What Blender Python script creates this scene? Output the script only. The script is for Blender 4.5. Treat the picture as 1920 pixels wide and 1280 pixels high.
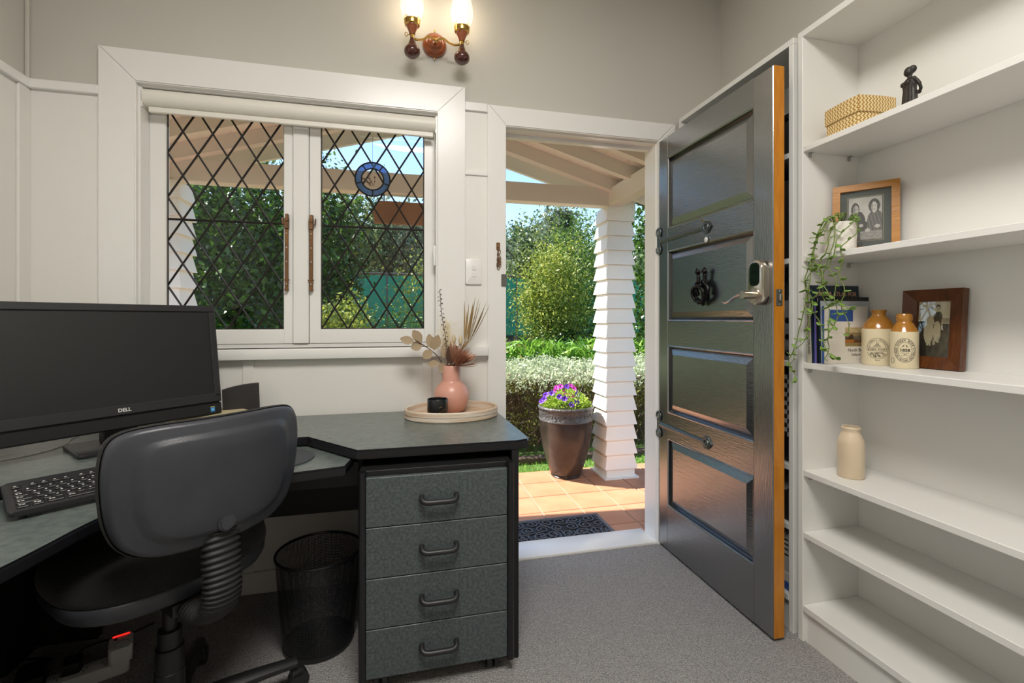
import bpy, bmesh, math, random
import numpy as np
from mathutils import Matrix, Vector, noise as mnoise

# ------------------------------------------------------------------ clear, camera, light
for o in list(bpy.data.objects):
    bpy.data.objects.remove(o)
SC = bpy.context.scene
COL = SC.collection
PI = math.pi
random.seed(7)
RNG = np.random.default_rng(7)

YAW = math.atan(211 / 880.0)
cam = bpy.data.cameras.new('camera')
cam.sensor_width = 36.0
cam.lens = 36.0 * 880 / 1920
cam.shift_y = -42 / 1920.0
cam.clip_start = 0.02
cam.clip_end = 400
co = bpy.data.objects.new('camera', cam)
COL.objects.link(co)
co.location = (0, 0, 1.12)
co.rotation_euler = (PI / 2, 0, -YAW)
SC.camera = co

w = bpy.data.worlds.new('sky')
SC.world = w
w.use_nodes = True
wn = w.node_tree
for n in list(wn.nodes):
    wn.nodes.remove(n)
sky = wn.nodes.new('ShaderNodeTexSky')
sky.sky_type = 'NISHITA'
sky.sun_disc = False
sky.sun_elevation = math.radians(49)
sky.sun_rotation = math.radians(-66)
sky.air_density = 1.0
sky.dust_density = 0.3
sky.ozone_density = 2.5
bg = wn.nodes.new('ShaderNodeBackground')
bg.inputs['Strength'].default_value = 0.29
wo = wn.nodes.new('ShaderNodeOutputWorld')
wn.links.new(sky.outputs[0], bg.inputs[0])
wn.links.new(bg.outputs[0], wo.inputs[0])

sl = bpy.data.lights.new('sun', 'SUN')
sl.energy = 11.0
sl.angle = math.radians(0.6)
sl.color = (1.0, 0.95, 0.86)
so = bpy.data.objects.new('sun', sl)
COL.objects.link(so)
so.rotation_euler = Vector((0.8, -0.35, -1.0)).to_track_quat('-Z', 'Y').to_euler()
so.location = (-6, 8, 10)

CEIL_FILL_POWER = 46.0
LAMP_POWER = 0.5

vs = SC.view_settings
vs.view_transform = 'Standard'
vs.look = 'None'
vs.exposure = 0.2
vs.gamma = 1.0
vs.use_curve_mapping = False
SC.display_settings.display_device = 'sRGB'
try:
    SC.cycles.use_denoising = True
    SC.cycles.max_bounces = 10
    SC.cycles.transparent_max_bounces = 16
    SC.cycles.sample_clamp_indirect = 6
    SC.cycles.caustics_reflective = False
    SC.cycles.caustics_refractive = False
except Exception:
    pass

# ------------------------------------------------------------------ materials
def lin(c):
    c = c / 255.0
    return c / 12.92 if c <= 0.04045 else ((c + 0.055) / 1.055) ** 2.4
def RGB(r, g, b):
    return (lin(r), lin(g), lin(b), 1.0)

MATS = {}
def mat(name, rgb, rough=0.5, metal=0.0, spec=0.5, var=None, bump=None, coat=0.0, stretch=(1, 1, 1), ior=None, sheen=0.0):
    """principled material; var=(scale, rgb2, contrast) mixes a second colour with noise; bump=(scale, strength)"""
    m = bpy.data.materials.new(name)
    m.use_nodes = True
    nt = m.node_tree
    b = nt.nodes['Principled BSDF']
    b.inputs['Base Color'].default_value = RGB(*rgb)
    b.inputs['Roughness'].default_value = rough
    b.inputs['Metallic'].default_value = metal
    b.inputs['Specular IOR Level'].default_value = spec
    b.inputs['Coat Weight'].default_value = coat
    b.inputs['Coat Roughness'].default_value = 0.08
    if ior: b.inputs['IOR'].default_value = ior
    if sheen: b.inputs['Sheen Weight'].default_value = sheen
    if var or bump:
        tc = nt.nodes.new('ShaderNodeTexCoord')
        mp = nt.nodes.new('ShaderNodeMapping')
        mp.inputs['Scale'].default_value = stretch
        nt.links.new(tc.outputs['Object'], mp.inputs['Vector'])
    if var:
        nz = nt.nodes.new('ShaderNodeTexNoise')
        nz.inputs['Scale'].default_value = var[0]
        nz.inputs['Detail'].default_value = 6
        nt.links.new(mp.outputs[0], nz.inputs['Vector'])
        rp = nt.nodes.new('ShaderNodeValToRGB')
        k = var[2] if len(var) > 2 else 0.25
        rp.color_ramp.elements[0].position = 0.5 - k
        rp.color_ramp.elements[1].position = 0.5 + k
        rp.color_ramp.elements[0].color = RGB(*rgb)
        rp.color_ramp.elements[1].color = RGB(*var[1])
        nt.links.new(nz.outputs['Fac'], rp.inputs[0])
        nt.links.new(rp.outputs[0], b.inputs['Base Color'])
    if bump:
        n2 = nt.nodes.new('ShaderNodeTexNoise')
        n2.inputs['Scale'].default_value = bump[0]
        n2.inputs['Detail'].default_value = 4
        nt.links.new(mp.outputs[0], n2.inputs['Vector'])
        bp = nt.nodes.new('ShaderNodeBump')
        bp.inputs['Strength'].default_value = bump[1]
        bp.inputs['Distance'].default_value = bump[2] if len(bump) > 2 else 0.01
        nt.links.new(n2.outputs['Fac'], bp.inputs['Height'])
        nt.links.new(bp.outputs[0], b.inputs['Normal'])
    MATS[name] = m
    return m

def emis(name, rgb, strength):
    m = bpy.data.materials.new(name)
    m.use_nodes = True
    b = m.node_tree.nodes['Principled BSDF']
    b.inputs['Base Color'].default_value = RGB(*rgb)
    b.inputs['Emission Color'].default_value = RGB(*rgb)
    b.inputs['Emission Strength'].default_value = strength
    MATS[name] = m
    return m

def glassmat(name, rgb=(255, 255, 255), gloss=0.06, rough=0.0, translucent=0.0, tcol=(0.95, 0.92, 0.86, 1)):
    m = bpy.data.materials.new(name)
    m.use_nodes = True
    nt = m.node_tree
    for n in list(nt.nodes): nt.nodes.remove(n)
    out = nt.nodes.new('ShaderNodeOutputMaterial')
    tr = nt.nodes.new('ShaderNodeBsdfTransparent')
    tr.inputs[0].default_value = RGB(*rgb)
    gl = nt.nodes.new('ShaderNodeBsdfGlossy')
    gl.inputs['Roughness'].default_value = rough
    mx = nt.nodes.new('ShaderNodeMixShader')
    mx.inputs[0].default_value = gloss
    nt.links.new(tr.outputs[0], mx.inputs[1])
    nt.links.new(gl.outputs[0], mx.inputs[2])
    last = mx
    if translucent:
        tl = nt.nodes.new('ShaderNodeBsdfTranslucent')
        tl.inputs[0].default_value = tcol
        m2 = nt.nodes.new('ShaderNodeMixShader')
        m2.inputs[0].default_value = translucent
        nt.links.new(mx.outputs[0], m2.inputs[1])
        nt.links.new(tl.outputs[0], m2.inputs[2])
        last = m2
    nt.links.new(last.outputs[0], out.inputs[0])
    MATS[name] = m
    return m

def leafmat(name, a, b, rough=0.45, transl=0.3):
    """leaf: colour between a and b by a random per-leaf attribute, a little light passes through"""
    m = bpy.data.materials.new(name)
    m.use_nodes = True
    nt = m.node_tree
    p = nt.nodes['Principled BSDF']
    p.inputs['Roughness'].default_value = rough
    at = nt.nodes.new('ShaderNodeAttribute')
    at.attribute_name = 'tint'
    mx = nt.nodes.new('ShaderNodeMix')
    mx.data_type = 'RGBA'
    mx.inputs[6].default_value = RGB(*a)
    mx.inputs[7].default_value = RGB(*b)
    nt.links.new(at.outputs['Fac'], mx.inputs[0])
    nt.links.new(mx.outputs[2], p.inputs['Base Color'])
    tl = nt.nodes.new('ShaderNodeBsdfTranslucent')
    nt.links.new(mx.outputs[2], tl.inputs[0])
    ms = nt.nodes.new('ShaderNodeMixShader')
    ms.inputs[0].default_value = transl
    nt.links.new(p.outputs[0], ms.inputs[1])
    nt.links.new(tl.outputs[0], ms.inputs[2])
    nt.links.new(ms.outputs[0], nt.nodes['Material Output'].inputs[0])
    MATS[name] = m
    return m

def printmat(name, rough=0.5):
    m = bpy.data.materials.new(name)
    m.use_nodes = True
    nt = m.node_tree
    p = nt.nodes['Principled BSDF']
    p.inputs['Roughness'].default_value = rough
    at = nt.nodes.new('ShaderNodeAttribute')
    at.attribute_name = 'ink'
    nt.links.new(at.outputs['Color'], p.inputs['Base Color'])
    MATS[name] = m
    return m

def weavemat(name):
    """zigzag plaited flax in two straw tones"""
    m = bpy.data.materials.new(name)
    m.use_nodes = True
    nt = m.node_tree
    p = nt.nodes['Principled BSDF']
    p.inputs['Roughness'].default_value = 0.6
    tc = nt.nodes.new('ShaderNodeTexCoord')
    sx = nt.nodes.new('ShaderNodeSeparateXYZ')
    nt.links.new(tc.outputs['Object'], sx.inputs[0])
    def M(op, a, b=None):
        n = nt.nodes.new('ShaderNodeMath'); n.operation = op
        for i, v in enumerate((a, b)):
            if v is None: continue
            if isinstance(v, (int, float)): n.inputs[i].default_value = v
            else: nt.links.new(v, n.inputs[i])
        return n.outputs[0]
    h = M('ADD', sx.outputs[0], sx.outputs[1])
    zig = M('PINGPONG', sx.outputs[2], 0.0065)
    ph = M('ADD', h, zig)
    band = M('PINGPONG', ph, 0.0055)
    step = M('GREATER_THAN', band, 0.0032)
    mx = nt.nodes.new('ShaderNodeMix'); mx.data_type = 'RGBA'
    mx.inputs[6].default_value = RGB(232, 212, 160)
    mx.inputs[7].default_value = RGB(168, 122, 52)
    nt.links.new(step, mx.inputs[0])
    nt.links.new(mx.outputs[2], p.inputs['Base Color'])
    bp = nt.nodes.new('ShaderNodeBump'); bp.inputs['Strength'].default_value = 0.5; bp.inputs['Distance'].default_value = 0.002
    nt.links.new(band, bp.inputs['Height'])
    nt.links.new(bp.outputs[0], p.inputs['Normal'])
    MATS[name] = m
    return m

mat('wall_grey', (206, 203, 195), 0.85, var=(1.3, (200, 198, 191), 0.3), bump=(60, 0.04))
mat('white_paint', (236, 234, 229), 0.45, bump=(90, 0.03))
mat('white_gloss', (241, 240, 237), 0.25, bump=(40, 0.02))
mat('ceiling_white', (240, 238, 232), 0.9)
mat('shelf_white', (232, 231, 227), 0.4)
mat('carpet', (190, 187, 185), 0.97, var=(210, (140, 137, 136), 0.16), bump=(190, 0.9, 0.012), spec=0.1)
mat('laminate', (84, 92, 91), 0.27, var=(45, (108, 117, 113), 0.3), bump=(220, 0.06))
mat('drawer_laminate', (54, 62, 65), 0.42, var=(120, (92, 101, 102), 0.22), bump=(220, 0.08))
mat('black_edge', (22, 22, 26), 0.3)
mat('black_panel', (20, 20, 22), 0.55)
mat('black_plastic', (34, 34, 36), 0.42)
mat('chair_shell', (52, 54, 60), 0.38, var=(14, (62, 64, 70), 0.3), bump=(260, 0.06))
mat('chair_fabric', (15, 14, 13), 0.95, var=(150, (28, 27, 24), 0.3), bump=(400, 0.3), sheen=0.05)
mat('rubber', (27, 27, 27), 0.6)
mat('screen', (30, 30, 31), 0.42)
mat('bezel', (40, 40, 42), 0.45)
mat('bezel_dark', (26, 26, 27), 0.4)
mat('key', (26, 26, 27), 0.45)
mat('white_print', (225, 225, 222), 0.5)
mat('nickel', (205, 196, 184), 0.28, metal=1.0, bump=(60, 0.05))
mat('dark_glass', (12, 22, 20), 0.06)
mat('door_paint', (17, 22, 25), 0.27, ior=3.7, coat=0.3, bump=(26, 0.12, 0.01), stretch=(1, 1, 9))
mat('door_paint_vertical', (17, 22, 25), 0.27, ior=3.7, coat=0.3, bump=(26, 0.10, 0.01), stretch=(9, 1, 1))
mat('door_metal', (104, 112, 112), 0.3, metal=0.85, bump=(90, 0.4))
mat('varnished_edge', (206, 138, 38), 0.35, var=(9, (176, 104, 22), 0.3), stretch=(6, 6, 1))
mat('black_iron', (22, 21, 21), 0.25, metal=0.5, bump=(60, 0.5))
mat('old_brass', (138, 98, 62), 0.45, metal=0.7, var=(30, (110, 86, 66), 0.2), bump=(60, 0.3))
mat('brass', (214, 172, 98), 0.22, metal=1.0)
mat('turned_wood', (172, 92, 46), 0.2, coat=0.6, var=(12, (132, 62, 30), 0.3), stretch=(1, 1, 5))
mat('dark_wood', (92, 40, 26), 0.2, coat=0.6, var=(12, (66, 28, 18), 0.3))
mat('lead', (30, 24, 22), 0.5, metal=0.3)
glassmat('window_glass', gloss=0.014)
glassmat('lamp_glass', gloss=0.06, rough=0.1, translucent=0.25)
glassmat('blue_glass', (185, 210, 252), gloss=0.05, translucent=.5, tcol=(.42, .62, 1.0, 1))
glassmat('picture_glass', gloss=0.04, rough=0.02)
emis('bulb', (255, 232, 196), 7)
emis('red_led', (255, 30, 24), 2.2)
emis('fill_diffuser', (255, 246, 232), 1.5)  # glowing face of the added ceiling fitting
mat('blind', (238, 234, 224), 0.4, bump=(200, 0.05))
mat('pink_clay', (217, 160, 142), 0.32, bump=(150, 0.03))
mat('candle_black', (24, 26, 28), 0.3)
mat('gold', (222, 180, 96), 0.3, metal=1.0)
mat('wax', (30, 26, 25), 0.6)
mat('whitewash', (232, 226, 214), 0.6, var=(5, (200, 166, 130), 0.20), bump=(30, 0.2), stretch=(1, 1, 14))
mat('whitewash_floor', (222, 205, 182), 0.6, var=(6, (184, 140, 100), 0.12), bump=(30, 0.2), stretch=(1, 14, 1))
mat('euc_leaf', (150, 138, 108), 0.6, var=(14, (184, 154, 126), 0.3))
mat('berry', (84, 60, 46), 0.6)
mat('bunny', (232, 212, 176), 0.95, bump=(300, 0.8))
mat('protea', (204, 152, 124), 0.7, var=(26, (150, 100, 78), 0.3))
mat('straw', (178, 148, 96), 0.8, var=(20, (140, 112, 70), 0.3))
mat('pampas', (236, 222, 190), 0.9)
mat('tile', (200, 146, 112), 0.5, var=(5, (180, 120, 88), 0.3), bump=(40, 0.08))
mat('grout', (150, 128, 112), 0.9, bump=(80, 0.2))
mat('mat_rubber', (84, 86, 94), 0.4)
mat('pot_glaze', (38, 32, 29), 0.25, var=(6, (70, 62, 57), 0.22), bump=(30, 0.1))
mat('pot_band', (92, 90, 90), 0.4, var=(40, (64, 62, 62), 0.2), bump=(60, 0.8))
mat('soil', (48, 36, 28), 0.95, bump=(50, 0.6))
mat('grass', (98, 128, 52), 0.9, var=(30, (66, 96, 34), 0.3), bump=(200, 0.7))
mat('earth', (74, 62, 46), 0.95, var=(10, (96, 84, 60), 0.3))
mat('porch_paint', (245, 240, 231), 0.55, bump=(60, 0.05))
mat('sign_wood', (168, 128, 98), 0.65, var=(6, (130, 92, 66), 0.3), stretch=(1, 1, 8), bump=(30, 0.3))
mat('bark', (86, 70, 56), 0.9, bump=(30, 0.6))
mat('bark_pale', (150, 140, 124), 0.9, bump=(30, 0.4))
mat('court_green', (24, 118, 92), 0.8, var=(3, (32, 140, 108), 0.3), bump=(90, 0.2))
mat('fence_post', (70, 74, 72), 0.6)
mat('court_red', (150, 72, 52), 0.9)
mat('stone_cream', (226, 212, 178), 0.28, coat=0.5)
mat('stone_ochre', (184, 128, 46), 0.22, coat=0.6, var=(14, (164, 106, 36), 0.3))
mat('stone_bottle', (220, 200, 172), 0.3, coat=0.3)
mat('ink', (44, 44, 46), 0.6)
mat('frame_pine', (186, 128, 50), 0.4, var=(9, (160, 104, 38), 0.3), bump=(40, 0.1), stretch=(1, 1, 3))
mat('frame_dark', (112, 62, 26), 0.35, var=(14, (70, 36, 16), 0.3), bump=(30, 0.3), stretch=(3, 3, 1))
mat('mat_board', (84, 92, 90), 0.8)
mat('mat_line', (176, 162, 120), 0.8)
mat('ceramic_white', (238, 232, 224), 0.4)
mat('vine', (112, 132, 62), 0.55)
mat('vine_leaf', (104, 142, 58), 0.4, var=(30, (132, 164, 74), 0.3))
mat('carving', (40, 34, 30), 0.5, bump=(140, 0.2))
mat('navy', (24, 42, 58), 0.45)
mat('salmon_print', (206, 160, 128), 0.6)
mat('purple', (104, 96, 170), 0.5)
mat('paper', (232, 226, 214), 0.8)
mat('cover_white', (232, 226, 216), 0.4)
mat('cover_grey', (186, 194, 200), 0.4)
mat('cover_blue', (56, 92, 160), 0.4)
mat('cover_black', (26, 28, 30), 0.4)
mat('atlas_spine', (208, 196, 170), 0.5, var=(12, (150, 160, 158), 0.2))
mat('cloth_grey', (120, 120, 118), 0.95, bump=(30, 0.7))
mat('box_dark', (38, 36, 35), 0.6)
mat('box_white', (206, 202, 198), 0.6)
mat('chrome', (190, 190, 190), 0.25, metal=1.0)
mat('plug_white', (216, 216, 214), 0.45)
mat('cable_black', (14, 14, 14), 0.5)
mat('cable_white', (228, 228, 224), 0.5)
mat('beige_paper', (198, 186, 150), 0.8)
mat('dust_disc', (92, 84, 76), 0.6)
mat('dust_speaker', (52, 48, 48), 0.6)
mat('mouse_mat', (62, 66, 70), 0.75)
mat('petal_violet', (96, 32, 180), 0.5)
mat('petal_magenta', (196, 44, 176), 0.5)
mat('petal_throat', (52, 14, 96), 0.5)
mat('strike', (110, 112, 106), 0.4, metal=0.6)
weavemat('weave')
printmat('print')
leafmat('leaf_dark', (26, 50, 18), (92, 128, 46), rough=0.35, transl=.38)
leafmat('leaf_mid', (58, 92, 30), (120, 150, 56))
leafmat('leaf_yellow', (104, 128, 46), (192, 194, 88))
leafmat('leaf_hill', (60, 86, 44), (124, 140, 86), transl=.38)
leafmat('leaf_hill_grey', (86, 104, 80), (140, 150, 118))
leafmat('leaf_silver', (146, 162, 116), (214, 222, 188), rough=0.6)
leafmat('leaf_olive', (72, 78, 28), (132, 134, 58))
leafmat('leaf_bright', (70, 128, 36), (150, 190, 70))
leafmat('leaf_petunia', (120, 158, 46), (196, 214, 98))
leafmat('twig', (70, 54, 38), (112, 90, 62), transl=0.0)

ck = mat('checker', (20, 20, 22), 0.7)
_nt = ck.node_tree
_tc = _nt.nodes.new('ShaderNodeTexCoord')
_ch = _nt.nodes.new('ShaderNodeTexChecker')
_ch.inputs['Scale'].default_value = 62
_ch.inputs['Color1'].default_value = RGB(18, 18, 20)
_ch.inputs['Color2'].default_value = RGB(176, 172, 170)
_nt.links.new(_tc.outputs['Object'], _ch.inputs['Vector'])
_nt.links.new(_ch.outputs[0], _nt.nodes['Principled BSDF'].inputs['Base Color'])

# ------------------------------------------------------------------ object helpers
I4 = Matrix.Identity(4)
WM = {}
def T(x, y, z): return Matrix.Translation((x, y, z))
def RZ(a): return Matrix.Rotation(a, 4, 'Z')
def RX(a): return Matrix.Rotation(a, 4, 'X')
def RY(a): return Matrix.Rotation(a, 4, 'Y')

def add(name, mesh, parent=None, M=None, label=None, cat=None, group=None, kind=None):
    o = bpy.data.objects.new(name, mesh)
    COL.objects.link(o)
    M = M.copy() if M is not None else I4.copy()
    WM[o.name] = M
    if parent is not None:
        o.parent = parent
        o.matrix_parent_inverse = WM[parent.name].inverted()
    o.matrix_basis = M
    if label: o['label'] = label
    if cat: o['category'] = cat
    if group: o['group'] = group
    if kind: o['kind'] = kind
    return o

def thing(name, label, cat, loc=(0, 0, 0), rz=0.0, group=None, kind=None):
    return add(name, None, None, T(*loc) @ RZ(rz), label, cat, group, kind)

def struct(name, loc=(0, 0, 0)):
    return add(name, None, None, T(*loc), kind='structure')

def mesh_of(bm, mats, smooth=False, name='m'):
    me = bpy.data.meshes.new(name)
    bm.normal_update()
    bm.to_mesh(me)
    bm.free()
    for m in (mats if isinstance(mats, (list, tuple)) else [mats]):
        me.materials.append(MATS[m])
    if smooth:
        me.polygons.foreach_set('use_smooth', [True] * len(me.polygons))
        if smooth != 'all':
            try: me.set_sharp_from_angle(angle=math.radians(40))
            except Exception: pass
    return me

def put(name, bm, mats, parent=None, M=None, smooth=False, label=None, cat=None, group=None, kind=None):
    """one mesh object from a bmesh; origin moved to the middle of its base"""
    me = mesh_of(bm, mats, smooth, name)
    M = M if M is not None else I4
    n = len(me.vertices)
    if n:
        c = np.empty(n * 3, dtype=np.float32)
        me.vertices.foreach_get('co', c)
        c = c.reshape(-1, 3)
        lo, hi = c.min(0), c.max(0)
        off = np.array([(lo[0] + hi[0]) / 2, (lo[1] + hi[1]) / 2, lo[2]], dtype=np.float32)
        me.vertices.foreach_set('co', (c - off).ravel())
        M = M @ T(float(off[0]), float(off[1]), float(off[2]))
        me.update()
    return add(name, me, parent, M, label, cat, group, kind)

def bm_box(bm, x0, x1, y0, y1, z0, z1, bevel=0.0, seg=1, M=None, mi=0):
    x0, x1 = min(x0, x1), max(x0, x1); y0, y1 = min(y0, y1), max(y0, y1); z0, z1 = min(z0, z1), max(z0, z1)
    r = bmesh.ops.create_cube(bm, size=1.0)
    vs_ = r['verts']
    for v in vs_:
        v.co = Vector((x0 + (v.co.x + .5) * (x1 - x0), y0 + (v.co.y + .5) * (y1 - y0), z0 + (v.co.z + .5) * (z1 - z0)))
    fs = list({f for v in vs_ for f in v.link_faces})
    if bevel > 0:
        es = list({e for v in vs_ for e in v.link_edges})
        rb = bmesh.ops.bevel(bm, geom=es, offset=bevel, segments=seg, affect='EDGES', profile=0.5)
        vs_ = list({v for f in rb['faces'] for v in f.verts} | {v for v in vs_ if v.is_valid})
        fs = list({f for v in vs_ for f in v.link_faces})
    for f in fs: f.material_index = mi
    if M is not None:
        bmesh.ops.transform(bm, matrix=M, verts=vs_)
    return vs_

def box(name, x0, x1, y0, y1, z0, z1, m, parent=None, bevel=0.0, seg=1, M=None, **k):
    bm = bmesh.new()
    bm_box(bm, x0, x1, y0, y1, z0, z1, bevel, seg)
    return put(name, bm, m, parent, M, smooth=(seg > 1), **k)

def bm_prism(bm, pts, z0, z1, bevel=0.0, seg=2, mi=0):
    """pts: plan outline (counter-clockwise) extruded from z0 to z1"""
    a = [bm.verts.new((p[0], p[1], z0)) for p in pts]
    b = [bm.verts.new((p[0], p[1], z1)) for p in pts]
    n = len(pts)
    fs = [bm.faces.new(list(reversed(a))), bm.faces.new(b)]
    for i in range(n):
        j = (i + 1) % n
        fs.append(bm.faces.new((a[i], a[j], b[j], b[i])))
    for f in fs: f.material_index = mi
    if bevel > 0:
        es = list({e for f in fs[:2] for e in f.edges})
        bmesh.ops.bevel(bm, geom=es, offset=bevel, segments=seg, affect='EDGES', profile=0.5)
    return a + b

def prism(name, pts, z0, z1, m, parent=None, bevel=0.0, M=None, smooth=False, **k):
    bm = bmesh.new()
    bm_prism(bm, pts, z0, z1, bevel)
    return put(name, bm, m, parent, M, smooth=smooth, **k)

def bm_lathe(bm, prof, seg=32, M=None, mi=0, cap=True, rfun=None):
    rings = []
    for (r, z) in prof:
        ring = []
        if r < 1e-6:
            ring = [bm.verts.new((0, 0, z))]
        else:
            for i in range(seg):
                a = 2 * PI * i / seg
                rr = r * (rfun(a, z) if rfun else 1)
                ring.append(bm.verts.new((rr * math.cos(a), rr * math.sin(a), z)))
        rings.append(ring)
    fs = []
    for A, B in zip(rings, rings[1:]):
        if len(A) == 1 and len(B) == 1: continue
        for i in range(seg):
            j = (i + 1) % seg
            if len(A) == 1: fs.append(bm.faces.new((A[0], B[j], B[i])))
            elif len(B) == 1: fs.append(bm.faces.new((A[i], A[j], B[0])))
            else: fs.append(bm.faces.new((A[i], A[j], B[j], B[i])))
    if cap:
        if len(rings[0]) > 1: fs.append(bm.faces.new(list(reversed(rings[0]))))
        if len(rings[-1]) > 1: fs.append(bm.faces.new(rings[-1]))
    for f in fs: f.material_index = mi
    vs_ = [v for r in rings for v in r]
    bmesh.ops.recalc_face_normals(bm, faces=fs)
    if M is not None: bmesh.ops.transform(bm, matrix=M, verts=vs_)
    return vs_

def lathe(name, prof, m, parent=None, M=None, seg=32, cap=True, rfun=None, **k):
    bm = bmesh.new()
    bm_lathe(bm, prof, seg, None, 0, cap, rfun)
    return put(name, bm, m, parent, M, smooth=True, **k)

def smooth_path(pts, n=6):
    """Catmull-Rom through pts"""
    P = [Vector(p) for p in pts]
    if len(P) < 3: return P
    out = []
    Q = [2 * P[0] - P[1]] + P + [2 * P[-1] - P[-2]]
    for i in range(1, len(Q) - 2):
        a, b, c, d = Q[i - 1], Q[i], Q[i + 1], Q[i + 2]
        for k in range(n):
            t = k / n
            out.append(0.5 * ((2 * b) + (-a + c) * t + (2 * a - 5 * b + 4 * c - d) * t * t + (-a + 3 * b - 3 * c + d) * t ** 3))
    out.append(P[-1])
    return out

def bm_tube(bm, pts, r, seg=8, mi=0, closed=False, flat=None, up=None):
    """r: number or list/func of index; flat: (sx, sy) section scale"""
    P = [Vector(p) for p in pts]
    n = len(P)
    rings = []
    prev = None
    for i in range(n):
        if closed: t = P[(i + 1) % n] - P[i - 1]
        else: t = P[min(i + 1, n - 1)] - P[max(i - 1, 0)]
        if t.length < 1e-9: t = Vector((0, 0, 1))
        t.normalize()
        if prev is None:
            u = Vector(up) if up is not None else (Vector((0, 0, 1)) if abs(t.z) < 0.9 else Vector((1, 0, 0)))
        else: u = prev
        x = (u - t * u.dot(t))
        if x.length < 1e-6: x = t.orthogonal()
        x.normalize()
        prev = x
        y = t.cross(x)
        rr = r(i) if callable(r) else (r[i] if isinstance(r, (list, tuple)) else r)
        sx, sy = flat if flat else (1, 1)
        rings.append([bm.verts.new(P[i] + x * (rr * sx * math.cos(2 * PI * k / seg)) + y * (rr * sy * math.sin(2 * PI * k / seg))) for k in range(seg)])
    fs = []
    pairs = list(zip(rings, rings[1:])) + ([(rings[-1], rings[0])] if closed else [])
    for A, B in pairs:
        for k in range(seg):
            j = (k + 1) % seg
            fs.append(bm.faces.new((A[k], A[j], B[j], B[k])))
    if not closed:
        fs.append(bm.faces.new(list(reversed(rings[0]))))
        fs.append(bm.faces.new(rings[-1]))
    for f in fs: f.material_index = mi
    return [v for rg in rings for v in rg]

def tube(name, pts, r, m, parent=None, seg=8, M=None, closed=False, flat=None, smooth=True, up=None, **k):
    bm = bmesh.new()
    bm_tube(bm, pts, r, seg, 0, closed, flat, up)
    return put(name, bm, m, parent, M, smooth=smooth, **k)

def bm_ball(bm, c, r, sub=2, scale=(1, 1, 1), M=None, mi=0):
    rr = bmesh.ops.create_icosphere(bm, subdivisions=sub, radius=1.0)
    for v in rr['verts']:
        v.co = Vector((v.co.x * r * scale[0] + c[0], v.co.y * r * scale[1] + c[1], v.co.z * r * scale[2] + c[2]))
        for f in v.link_faces: f.material_index = mi
    if M is not None: bmesh.ops.transform(bm, matrix=M, verts=rr['verts'])
    return rr['verts']

def rrect(x0, x1, y0, y1, r, n=5):
    pts = []
    for cx, cy, a0 in ((x1 - r, y0 + r, -PI / 2), (x1 - r, y1 - r, 0), (x0 + r, y1 - r, PI / 2), (x0 + r, y0 + r, PI)):
        for i in range(n + 1):
            a = a0 + (PI / 2) * i / n
            pts.append((cx + r * math.cos(a), cy + r * math.sin(a)))
    return pts

def circ(cx, cy, r, n=24, sx=1.0):
    return [(cx + sx * r * math.cos(2 * PI * i / n), cy + r * math.sin(2 * PI * i / n)) for i in range(n)]

TXT = {}
def text_bm(bm, body, size, M, align='CENTER', thick=0.0002, spacing=1.0, fn=None, bold=0.0):
    """flat lettering, drawn in the local xy plane of M"""
    cu = bpy.data.curves.new('lettering', 'FONT')
    cu.body = body
    cu.size = size
    cu.align_x = align
    cu.extrude = thick
    cu.space_character = spacing
    cu.offset = bold
    ob = bpy.data.objects.new('lettering', cu)
    COL.objects.link(ob)
    dg = bpy.context.evaluated_depsgraph_get()
    me = bpy.data.meshes.new_from_object(ob.evaluated_get(dg))
    bpy.data.objects.remove(ob)
    bpy.data.curves.remove(cu)
    if fn:
        for v in me.vertices: v.co = fn(v.co)
    me.transform(M)
    bm.from_mesh(me)
    bpy.data.meshes.remove(me)

def print_mesh(name, wd, ht, nx, ny, fn, matname='print'):
    """flat print in the xz plane (x right, z up, facing -y): one coloured cell per point of fn(u, v) -> rgb 0..255"""
    xs = np.linspace(-wd / 2, wd / 2, nx + 1); zs = np.linspace(0, ht, ny + 1)
    vv = [(x, 0, z) for z in zs for x in xs]
    ff = []; cols = []
    for j in range(ny):
        for i in range(nx):
            a = j * (nx + 1) + i
            ff.append((a, a + 1, a + nx + 2, a + nx + 1))
            c = fn((i + .5) / nx, (j + .5) / ny)
            cols.append([lin(c[0]), lin(c[1]), lin(c[2]), 1.0])
    me = bpy.data.meshes.new(name)
    me.from_pydata(vv, [], ff)
    at = me.attributes.new('ink', 'FLOAT_COLOR', 'FACE')
    at.data.foreach_set('color', np.array(cols, dtype=np.float32).ravel())
    me.materials.append(MATS[matname])
    return me

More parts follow.
